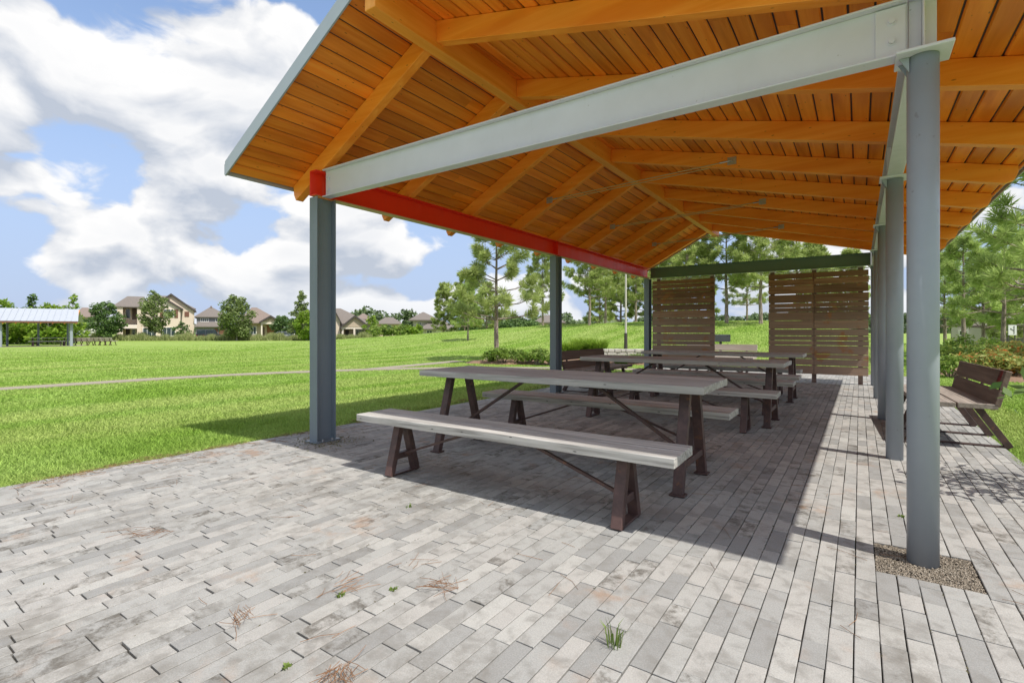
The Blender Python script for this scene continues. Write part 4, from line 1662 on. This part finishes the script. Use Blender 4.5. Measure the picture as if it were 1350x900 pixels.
for (x, y, lab) in ((0.55, 1.9, 'dark picnic table in the shade of the pavilion across the lawn'), (-4.1, 1.8, 'picnic table at the left picture edge in the pavilion across the lawn')):
    o = copy_tree(tb0)
    o.location = loc2(x, y)
    o.rotation_euler = (0, 0, FROT)
    setp(o, lab, 'picnic table', 'picnic tables of the pavilion across the lawn')
for (x, y, lab) in ((0.55, 0.95, 'backless bench on the near side of the dark picnic table across the lawn'), (0.55, 2.85, 'backless bench on the far side of the dark picnic table across the lawn'),
                    (-4.1, 0.9, 'backless bench on the near side of the left edge picnic table across the lawn')):
    o = copy_tree(bn0)
    o.location = loc2(x, y)
    o.rotation_euler = (0, 0, FROT)
    setp(o, lab, 'bench', 'backless benches of the pavilion across the lawn')
for i, (px, lab) in enumerate(((111, 'pale park bench nearest the pavilion across the lawn'), (128, 'pale park bench second from the pavilion across the lawn'), (142, 'pale park bench farthest from the pavilion across the lawn'))):
    o = copy_tree(b3)
    o.location = at(px, 52)
    o.rotation_euler = (0, 0, YAW + R(180 if i == 0 else 172))
    o.scale = (0.85, 1, 1)
    setp(o, lab, 'bench', 'park benches across the lawn')


# ------------------------------------------------------------------ houses
class House:
    """local x: camera right, y: away from the camera, z up; built from elevations measured at depth d"""
    def __init__(self, px, d, name, label):
        self.px, self.d = px, d
        self.base = at(px, d)
        self.a = -math.atan((px - 675) / FPX)
        self.e = empty(name, self.base, YAW + self.a, label, 'house', 'houses beyond the lawn')

    def X(self, px):
        return (px - self.px) * self.d * math.cos(self.a) / FPX

    def Z(self, py):
        return EYE + (436 - py) * self.d / FPX - self.base.z

    def wall(self, px0, px1, py1, y0, y1, mat, name='wall', py0=None):
        z0 = -0.3 if py0 is None else self.Z(py0)
        return MB().box(self.X(px0), self.X(px1), y0, y1, z0, self.Z(py1)).build(name, mat, self.e)

    def hip(self, px0, px1, pye, pyr, y0, y1, rx0, rx1, mat=None, ov=0.45):
        x0, x1 = self.X(px0) - ov * 0, self.X(px1)
        ze, zt = self.Z(pye), self.Z(pyr)
        ym = (y0 + y1) / 2
        m = MB()
        m.add([(x0, y0 - ov, ze), (x1, y0 - ov, ze), (x1, y1 + ov, ze), (x0, y1 + ov, ze),
               (self.X(rx0), ym, zt), (self.X(rx1), ym, zt),
               (x0, y0 - ov, ze - .18), (x1, y0 - ov, ze - .18), (x1, y1 + ov, ze - .18), (x0, y1 + ov, ze - .18)],
              [(0, 1, 5, 4), (1, 2, 5), (2, 3, 4, 5), (3, 0, 4), (0, 6, 7, 1), (1, 7, 8, 2), (2, 8, 9, 3), (3, 9, 6, 0), (6, 9, 8, 7)])
        return m.build('roof', mat or M['shingle'], self.e)

    def gable(self, px0, px1, pye, pxa, pya, y0, y1, wmat, rmat=None, trim=True):
        """front-facing gable: wall triangle, two roof slopes and dark verge boards"""
        x0, x1, xa = self.X(px0), self.X(px1), self.X(pxa)
        ze, za = self.Z(pye), self.Z(pya)
        MB().prism([(x0, ze), (x1, ze), (xa, za - .05)], 'y', y0, y1).build('gable_wall', wmat, self.e)
        m = MB()
        ov = 0.35
        for (xe) in (x0, x1):
            s = -1 if xe < xa else 1
            k = (ze - za) / abs(xe - xa)
            xo = xe + s * ov
            zo = ze + k * ov
            m.hexa([(xa, y0 - .4, za), (xo, y0 - .4, zo), (xo, y1, zo), (xa, y1, za)],
                   [(xa, y0 - .4, za + .16), (xo, y0 - .4, zo + .16), (xo, y1, zo + .16), (xa, y1, za + .16)])
        r = m.build('roof', rmat or M['shingle'], self.e)
        if trim:
            m = MB()
            for (xe) in (x0, x1):
                s = -1 if xe < xa else 1
                k = (ze - za) / abs(xe - xa)
                xo = xe + s * ov
                zo = ze + k * ov
                m.hexa([(xa, y0 - .45, za - .18), (xo, y0 - .45, zo - .18), (xo, y0 - .405, zo - .18), (xa, y0 - .405, za - .18)],
                       [(xa, y0 - .45, za + .20), (xo, y0 - .45, zo + .20), (xo, y0 - .405, zo + .20), (xa, y0 - .405, za + .20)])
            m.build('verge_board', M['dark_trim'], r)
        return r

    def window(self, px0, px1, py0, py1, y, frame=None, mull=1):
        x0, x1, z0, z1 = self.X(px0), self.X(px1), self.Z(py1), self.Z(py0)
        t = 0.09
        m = MB()
        m.box(x0, x1, y - .07, y - .003, z0, z0 + t).box(x0, x1, y - .07, y - .003, z1 - t, z1)
        m.box(x0, x0 + t, y - .07, y - .003, z0 + t, z1 - t).box(x1 - t, x1, y - .07, y - .003, z0 + t, z1 - t)
        for k in range(mull):
            xm = x0 + (x1 - x0) * (k + 1) / (mull + 1)
            m.box(xm - .03, xm + .03, y - .06, y - .004, z0 + t, z1 - t)
        f = m.build('window', frame or M['white_paint'], self.e)
        MB().box(x0 + .02, x1 - .02, y - .035, y - .005, z0 + .02, z1 - .02).build('pane', M['glass'], f)
        return f

    def panel(self, px0, px1, py0, py1, y, mat, name, th=0.06):
        return MB().box(self.X(px0), self.X(px1), y - th, y - .003, self.Z(py1), self.Z(py0)).build(name, mat, self.e, bevel=0.01)


# the big beige house
h = House(205, 97, 'two_storey_house', 'two storey beige stucco house with brown shutters and stacked gables')
h.wall(158, 186, 404.5, 3.2, 12, M['stucco_beige'])
h.wall(156, 163, 405, 0.6, 3.2, M['stucco_beige'], 'porch_pier')
h.wall(181, 186, 405, 0.6, 3.2, M['stucco_beige'], 'porch_pier')
h.wall(163, 181, 428, 0.55, 3.2, M['stucco_cream'], 'balcony_front', py0=433)
m = MB()
for k in range(13):
    x = h.X(163) + (h.X(181) - h.X(163)) * k / 12
    m.box(x - .025, x + .025, 0.6, 0.65, h.Z(428), h.Z(422))
m.bar((h.X(163), .625, h.Z(421.5)), (h.X(181), .625, h.Z(421.5)), .07, .07)
m.build('railing', M['dark_trim'], h.e)
h.window(165.5, 172, 407, 420, 3.2, mull=0)
h.panel(174, 181, 406, 421, 3.2, M['dark_void'], 'shutter')
h.panel(166, 171, 433, 446, 3.2, M['dark_trim'], 'door')
h.window(173.5, 179, 434, 444, 3.2, mull=0)
h.hip(150, 190, 404.5, 389, 0.8, 12.5, 167, 190)
h.wall(186, 217, 404, 1.0, 12, M['stucco_beige'])
h.wall(217, 259, 408, 2.0, 12, M['stucco_beige'])
h.hip(184, 262, 405, 386, 3.5, 14, 200, 226)
h.gable(196, 259, 408, 226, 386.5, 2.0, 12, M['stucco_beige'])
h.gable(192, 240, 406, 215, 392, 0.9, 6, M['stucco_cream'])
h.wall(192, 239, 406, 0.85, 2.0, M['stucco_beige'], 'bay_wall')
h.window(216, 230, 407, 418, 0.85, mull=2)
h.panel(230.5, 235.5, 407, 418.5, 0.85, M['shutter'], 'shutter', 0.08)
h.panel(211, 215.5, 407, 418.5, 0.85, M['shutter'], 'shutter', 0.08)
h.panel(245, 251.5, 409.5, 416.5, 2.0, M['shutter'], 'shutter', 0.08)
h.window(214, 232, 431, 443, 0.85, mull=2)
h.window(188, 206, 432, 444, 0.85, mull=2)
m = MB()
m.bar((h.X(240), 1.94, h.Z(407)), (h.X(240), 1.94, -0.2), 0.12, 0.1)
m.build('downpipe', M['dark_trim'], h.e)

# grey house
h = House(280, 101, 'two_storey_house', 'two storey dark grey house with a hip roof and garage door')
h.wall(259, 300, 416, 3, 13, M['siding_grey'])
h.hip(256, 304, 417, 403, 3, 13, 276, 280)
MB().box(h.X(277), h.X(279.5), 7.5, 8.3, h.Z(404), h.Z(401.3)).build('chimney', M['shingle_brown'], h.e)
h.window(264, 275, 419, 424, 3, mull=3)
h.window(284, 290, 419, 424, 3, mull=1)
h.hip(256, 292, 430, 424, 1.2, 2.98, 262, 286, M['shingle'], 0.3)
h.wall(258, 290, 430, 1.5, 3, M['siding_grey'], 'garage_wall')
h.panel(262, 279, 434, 446, 1.5, M['siding_pale'], 'garage_door')
h.panel(282, 287, 433, 446, 1.5, M['door_wood'], 'door')
h.wall(289, 299, 432, 1.0, 3, M['shutter'], 'porch_wall')

# hip-roofed house with a porch gable
h = House(345, 98, 'single_storey_house', 'single storey house with a tall brown hip roof and gabled porch')
h.wall(322, 372, 424, 2.5, 14, M['stucco_tan'])
h.hip(312, 376, 425, 403, 2.0, 15, 331, 338, M['shingle_brown'])
h.gable(344, 369, 424, 357, 416.5, 0.6, 6, M['stucco_tan'])
h.wall(344, 369, 424, 0.65, 0.95, M['stucco_cream'], 'porch_beam', py0=427)
h.wall(344, 346, 427, 0.6, 1.0, M['stucco_cream'], 'porch_pier')
h.wall(367, 369, 427, 0.6, 1.0, M['stucco_cream'], 'porch_pier')
h.panel(352, 362, 428, 445, 2.5, M['door_wood'], 'door')
h.panel(345, 349, 431, 443, 2.5, M['dark_void'], 'shutter')
h.window(325, 338, 430, 441, 2.5, mull=2)

# tan gabled house behind the near column
h = House(462, 92, 'single_storey_house', 'tan house with stacked gables just right of the nearest flanged column')
h.wall(428, 489, 425, 2.5, 14, M['stucco_tan'])
h.hip(424, 492, 426, 404, 2.5, 15, 440, 448, M['shingle'])
h.gable(432, 449, 424, 441, 409, 0.9, 8, M['stucco_beige'])
h.wall(432, 448.5, 424, 0.9, 2.5, M['stucco_beige'], 'bay_wall')
h.gable(450, 487, 431, 468, 416.5, 0.3, 6, M['stucco_tan'])
h.wall(450, 487, 431, 0.35, 0.7, M['stucco_cream'], 'porch_beam', py0=433.5)
for px in (450.5, 466, 484.5):
    h.wall(px, px + 2.4, 433.5, 0.35, 0.75, M['stucco_cream'], 'porch_pier')
h.panel(455, 460, 435, 447, 2.5, M['dark_trim'], 'door')
h.window(469, 481, 434, 443, 2.5, mull=2)
h.hip(468, 496, 419, 410, 8, 16, 480, 482, M['shingle_brown'])

# distant low roof
h = House(512, 150, 'distant_house', 'distant low hip roof beyond the hedge shrubs')
h.wall(497, 528, 426, 1, 9, M['stucco_tan'])
h.window(505, 516, 428, 433, 1, mull=1)
h.hip(494, 531, 426.5, 417.5, 0.5, 9.5, 508, 518)

# grey-beige house left of the pines
h = House(572, 84, 'two_storey_house', 'pale grey house with a pyramid roof and lower wing left of the pines')
h.wall(544, 575, 420, 3, 10, M['siding_pale'])
h.hip(538, 580, 421, 409.5, 2.5, 10.5, 556, 558, M['shingle'])
h.wall(556, 600, 433, 0.5, 8, M['siding_pale'])
h.hip(552, 604, 433, 421.5, 0, 8.5, 572, 586, M['shingle'])
h.panel(575, 582, 434, 443, 0.5, M['white_paint'], 'door')
h.window(562, 570, 435, 442, 0.5, mull=1)
h.window(587, 597, 435, 442, 0.5, mull=1)
h.window(549, 555, 424, 430, 3, mull=1)

# roof between the far pavilion and the dark tree
h = House(118, 108, 'distant_house', 'brown roofed house half hidden between the far pavilion and the dark tree')
h.wall(98, 132, 417, 2, 12, M['siding_pale'])
h.hip(94, 136, 417.5, 404, 1.5, 12.5, 108, 116, M['shingle_brown'])
h.window(108, 116, 422, 429, 2, mull=1)
h.panel(120, 126, 430, 445, 2, M['white_paint'], 'garage_door')

# white house behind the pines
h = House(800, 74, 'distant_house', 'white gabled house showing between the pines on the rise')
h.wall(786, 818, 424, 1, 9, M['siding_white'])
h.gable(786, 818, 424.5, 802, 413, 1, 9, M['siding_white'], M['shingle_brown'])
h.window(797, 803, 426, 431, 1, mull=1)
h = House(722, 80, 'distant_house', 'pale house corner just left of the middle column')
h.wall(705, 742, 424, 1, 8, M['siding_pale'])
h.hip(702, 746, 424.5, 414, 0.5, 8.5, 718, 728)
h.panel(712, 718, 427, 436, 1, M['white_paint'], 'garage_door')
h.window(722, 732, 427, 432, 1, mull=1)

# service building on the right
h = House(1320, 36, 'service_building', 'low grey building behind the right hand pines')
h.e['category'] = 'building'
del h.e['group']
h.wall(1250, 1420, 428, 0, 6, M['siding_grey'])
h.wall(1252, 1304, 431, -0.9, 0, M['siding_pale'], 'side_wall')
h.hip(1236, 1440, 428.5, 415, -0.3, 6.3, 1290, 1380, M['shingle'])
h.panel(1306, 1318, 431, 453, 0, M['siding_pale'], 'door')
h.window(1262, 1276, 435, 443, -0.9, mull=1)
sg = empty('notice_board', at(1335, 23), YAW, 'white notice board with a black forked mark near the right edge', 'sign')
MB().box(-0.19, 0.19, 0, 0.03, 1.04, 1.50).build('board', M['sign_white'], sg, bevel=0.006)
m = MB()
m.bar((0.06, -0.008, 1.10), (0.06, -0.008, 1.43), 0.026, 0.008, up=(0, 1, 0))
m.bar((0.048, -0.008, 1.25), (-0.09, -0.008, 1.33), 0.022, 0.008, up=(0, 1, 0))
m.tube((0.06, -0.003, 1.435), (0.06, -0.014, 1.435), 0.024, n=12)
m.tube((-0.09, -0.003, 1.335), (-0.09, -0.014, 1.335), 0.022, n=12)
m.build('mark', M['sign_black'], sg)
for s in (-1, 1):
    MB().box(s * 0.15 - 0.02, s * 0.15 + 0.02, 0.032, 0.06, -0.1, 1.48).build('post', M['dark_trim'], sg)


# ------------------------------------------------------------------ cars by the houses
def car(px, d, rz, paint, label, long=4.5, tall=1.45, boxy=False):
    e = empty('parked_car', at(px, d), YAW + rz, label, 'car', 'cars parked by the houses')
    hw = 0.88
    L = long / 2
    if boxy:
        low = [(-L, 0.42), (L, 0.42), (L, 0.95), (L - .9, 1.05), (-L, 1.05)]
        top = [(-L + .25, 1.05), (L - 1.0, 1.05), (L - 1.5, tall), (-L + .4, tall)]
    else:
        low = [(-L, 0.38), (L, 0.38), (L, 0.70), (L - .25, 0.82), (L - 1.1, 0.92), (-L + .7, 0.96), (-L, 0.88)]
        top = [(-L + .65, 0.955), (L - 1.15, 0.92), (L - 1.95, tall), (-L + 1.35, tall)]
    MB().prism(low, 'y', -hw, hw).build('body', M[paint], e, bevel=0.07, seg=2)
    m = MB()
    n = len(top)
    a = [(p[0], -hw + .06 + (0.10 if p[1] > 1.2 else 0), p[1]) for p in top]
    b = [(p[0], hw - .06 - (0.10 if p[1] > 1.2 else 0), p[1]) for p in top]
    m.hexa(a, b)
    m.build('cabin', M['glass'], e, bevel=0.05, seg=2)
    zt = tall
    t2, t3 = top[2][0], top[3][0]
    MB().box(t3 + .02, t2 - .02, -hw + .17, hw - .17, zt - .01, zt + .03).build('roof', M[paint], e, bevel=0.012)
    m = MB()
    for (q, r_) in ((top[0], top[3]), (top[1], top[2]), (((top[0][0] + top[1][0]) / 2, .95), ((t2 + t3) / 2, zt))):
        for s in (-1, 1):
            m.bar((q[0], s * (hw - .055), q[1]), (r_[0], s * (hw - .155), r_[1]), 0.07, 0.05)
    m.build('pillars', M[paint], e)
    for x in (-L * .62, L * .62):
        for s in (-1, 1):
            wv = MB().tube((x, s * (hw - .20), .33), (x, s * (hw + .01), .33), .33, n=20).build('wheel', M['tyre'], e)
            MB().tube((x, s * (hw + .012), .33), (x, s * (hw + .02), .33), .19, n=14).build('rim', M['galv'], wv)
    for s in (-1, 1):
        MB().box(L - .05, L + .012, s * .62 - .16, s * .62 + .16, .62, .74).build('headlight', M['white_paint'], e, bevel=.02)
        MB().box(-L - .012, -L + .05, s * .66 - .13, s * .66 + .13, .66, .80).build('tail_light', M['lamp_red'], e, bevel=.02)
    return e


car(376, 88, R(6), 'silver', 'silver sedan parked in front of the hip roofed house')
car(389, 92, R(186), 'white_car', 'white van parked behind the silver sedan', 4.9, 1.9, True)
car(275, 93, R(88), 'dark_car', 'dark pickup style car in the driveway of the grey house', 4.8, 1.8, True)
car(113, 92, R(8), 'white_car', 'white car half hidden left of the dark spreading tree', 4.4)

# road along the houses
o = MB().box(-90, 60, -2.2, 3.2, -0.4, 0.02).build('road', M['asphalt'])
o.location = at(300, 91)
o.location.z = float(hgt(-80, 40)) + 0.02
o.rotation_euler = (0, 0, YAW)
setp(o, kind='structure')

# ornamental grasses before the houses
rd = random.Random(77)


def reed_band():
    """uncountable band of tall dry grasses along the far edge of the lawn"""
    rg = np.random.default_rng(9)
    n = 26000
    px = rg.uniform(95, 500, n)
    d = rg.uniform(80, 84.5, n)
    tall = 0.5 + 0.5 * np.sin(px * 0.16) * np.sin(px * 0.053 + 1) + 0.25 * np.sin(px * .41)
    H = 0.55 + 0.9 * np.clip(tall, 0, 1) * rg.uniform(.6, 1.1, n)
    lat = (px - 675) / FPX * d
    X = FW.x * d + RT.x * lat
    Y = FW.y * d + RT.y * lat
    Z = hgt(X, Y)
    a = rg.random(n) * 6.28
    wx, wy = np.cos(a) * .05, np.sin(a) * .05
    lx, ly = rg.normal(0, .28, n), rg.normal(0, .28, n)
    V = np.stack([np.stack([X - wx, Y - wy, Z - .05], 1), np.stack([X + wx, Y + wy, Z - .05], 1), np.stack([X + lx, Y + ly, Z + H], 1)], 1)
    o = np_mesh('tall_grass', V.reshape(-1, 3), np.arange(3 * n).reshape(n, 3), M['reed'])
    setp(o, 'band of tall dry ornamental grasses in front of the houses', 'tall grass', kind='stuff')


reed_band()


def woodland():
    """the wooded horizon, one mass"""
    rg = np.random.default_rng(12)
    cl = []
    for i in range(520):
        px = rg.uniform(-260, 1700)
        d = rg.uniform(230, 300)
        if 462 < px < 580:
            top = rg.uniform(8.5, 14.0)
        elif px > 600:
            top = rg.uniform(7, 12)
        else:
            top = rg.uniform(3.0, 6.5)
        lat = (px - 675) / FPX * d
        X = FW.x * d + RT.x * lat
        Y = FW.y * d + RT.y * lat
        z0 = float(hgt(X, Y))
        r = rg.uniform(2.2, 4.0)
        zz = top - r
        while zz > 0:
            cl.append(((X + rg.normal(0, 1.5), Y + rg.normal(0, 1.5), z0 + zz), r))
            zz -= r * 1.2
    P_ = blob_points(rg, cl, 9)
    V, F = quads(P_, 1.3, rg, 1.4)
    o = np_mesh('distant_woodland', V, F, M['far_leaf'])
    setp(o, 'far off wooded ridge on the horizon behind the roofs', 'woodland', kind='stuff')


woodland()


# ------------------------------------------------------------------ litter and weeds on the paving
def gnd(px, py):
    d = FPX * EYE / (py - 436)
    p = FW * d + RT * ((px - 675) / FPX * d)
    return Vector((p.x, p.y, 0.0))


def needles(cx_, cy_, n, spread, ln, rg, ang=None, lift=0.012):
    V = []
    for i in range(n):
        a = rg.uniform(0, 6.28) if ang is None else ang + rg.normal(0, 0.45)
        l = ln * rg.uniform(0.5, 1.1)
        x0, y0 = cx_ + rg.normal(0, spread), cy_ + rg.normal(0, spread)
        z0 = 0.003 + lift * rg.random()
        bend = rg.normal(0, 0.22)
        p = [np.array([x0, y0, z0])]
        for k in range(2):
            p.append(p[-1] + np.array([math.cos(a + bend * k), math.sin(a + bend * k), rg.normal(0, 0.06)]) * l / 2)
        for q in p:
            q[2] = max(0.0025, q[2])
        wv = np.array([-math.sin(a), math.cos(a), 0]) * 0.0009
        up_ = np.array([0, 0, 0.0016])
        for k in range(2):
            V.append([p[k] - wv, p[k] + wv, p[k + 1] + wv, p[k + 1] - wv])
            V.append([p[k] + up_ - wv * .2, p[k] - wv - up_ * .2, p[k + 1] - wv - up_ * .2, p[k + 1] + up_ - wv * .2])
    return np.array(V).reshape(-1, 3)


rgn = np.random.default_rng(33)
LG = 'clumps of dead pine needles on the paving'
for (px, py, n, spr, lab) in [
        (318, 822, 12, 0.020, 'small reddish clump of dead pine needles on the sunlit paving, lower left'),
        (592, 775, 16, 0.024, 'loose reddish clump of pine needles on the paving below the front bench'),
        (450, 884, 22, 0.022, 'largest reddish clump of pine needles at the bottom edge of the picture'),
        (447, 781, 12, 0.030, 'faint clump of pine needles between the two larger ones on the paving'),
        (205, 703, 14, 0.05, 'thin scatter of pine needles on the left paving near the lawn')]:
    c = gnd(px, py)
    V = needles(c.x, c.y, n, spr, 0.13, rgn, rgn.uniform(0, 6.28), 0.03)
    V = np.concatenate([V, needles(c.x, c.y, max(3, n // 3), spr * 1.6, 0.12, rgn, None, 0.012)])
    o = np_mesh('pine_needles', V - np.array([[c.x, c.y, 0]]), np.arange(len(V)).reshape(-1, 4), M['dead_needle'])
    o.location = c
    setp(o, lab, 'pine needles', LG)
VV = []
for i in range(75):
    x, y = rgn.uniform(-5.2, 1.0), rgn.uniform(0.7, 5.0)
    VV.append(needles(x, y, int(rgn.integers(1, 3)), 0.02, 0.15, rgn, None, 0.004))
for i in range(60):
    y = rgn.uniform(0.5, 4.5)
    VV.append(needles(PX0 + abs(rgn.normal(0, .16)), y, 3, 0.05, 0.14, rgn, None, 0.006))
VV = np.concatenate(VV)
setp(np_mesh('pine_straw', VV, np.arange(len(VV)).reshape(-1, 4), M['dead_needle']), 'single brown pine needles strewn over the paving', 'pine straw', kind='stuff')
for i, (px, py, r_, h_, n, lab) in enumerate([
        (809, 852, 0.05, 0.10, 26, 'green grass tuft growing in a paving joint at the bottom centre'),
        (518, 777, 0.030, 0.016, 16, 'tiny green weed in a paving joint left of the loose needle clump'),
        (378, 880, 0.026, 0.016, 14, 'tiny green weed near the bottom edge, left of the largest needle clump'),
        (449, 785, 0.032, 0.018, 18, 'tiny green weed inside the faint needle clump'),
        (538, 668, 0.035, 0.018, 16, 'small green weed beside the front bench brace'),
        (1188, 681, 0.026, 0.015, 14, 'tiny green weed left of the nearest round column')]):
    blade_clump(gnd(px, py), r_, h_, n, M['weed'], lab, 'weeds in the paving joints', 200 + i, 'weed', 'weed', 0.0020 if i == 0 else 0.0045)
th = []
for i in range(900):
    y = rgn.uniform(0.2, 13.5)
    ex = PX0 + 0.045 * math.sin(y * 2.1) + 0.03 * math.sin(y * 5.3 + 1) - 0.24 * float(smooth01((y - 3.6) / 1.6))
    dens = 0.5 + 0.5 * math.sin(y * 4.1 + 1.3 * math.sin(y * 1.7))
    if rgn.random() > dens:
        continue
    th.append(needles(ex + abs(rgn.normal(0, .055)) - 0.02, y, 5, 0.03, 0.055, rgn, None, 0.012))
th = np.concatenate(th)
M['thatch'] = plain('thatch', (0.24, 0.165, 0.075), 0.9, 0, 0.6, 14)
setp(np_mesh('dry_thatch', th, np.arange(len(th)).reshape(-1, 4), M['thatch']), 'dry brown thatch along the lawn edge of the paving', 'thatch', kind='stuff')
# moss and grit caught in the joints
nj = 6000
jr = rgn.integers(1, 79, nj)
jx = PX0 + 0.002 + jr * 0.0827 - 0.0003
jy = rgn.uniform(0.6, 7.5, nj)
kj = np.sin(jr * 12.9898) * 43758.5453
kj = np.sin(jy * 2.3 + (kj - np.floor(kj)) * 6.28) + np.sin(jy * 5.1 + jr) * 0.6 > 0.55
jp = np.stack([jx + rgn.normal(0, 0.0022, nj), jy, rgn.uniform(-0.004, 0.0022, nj)], 1)[kj]
V, F = quads(jp, 0.0055, rgn, 2.0)
setp(np_mesh('joint_moss', V, F, plain('joint_moss', (0.085, 0.075, 0.035), 0.95, 0, 0.6, 30)), 'dark moss and grit caught in the joints of the grey paving', 'moss', kind='stuff')
# moss round the foot of the near flanged column
rgm = np.random.default_rng(4)
n = 500
mp = np.stack([rgm.normal(XL + 0.05, 0.20, n), rgm.normal(YN, 0.16, n), rgm.uniform(0.002, 0.014, n)], 1)
V, F = quads(mp, 0.011, rgm, 2.0)
setp(np_mesh('moss', V, F, plain('moss_litter', (0.15, 0.14, 0.06), 0.9, 0, 0.5, 20)), 'dry moss and litter round the foot of the nearest flanged column', 'moss', kind='stuff')
print('objects', len(bpy.data.objects))
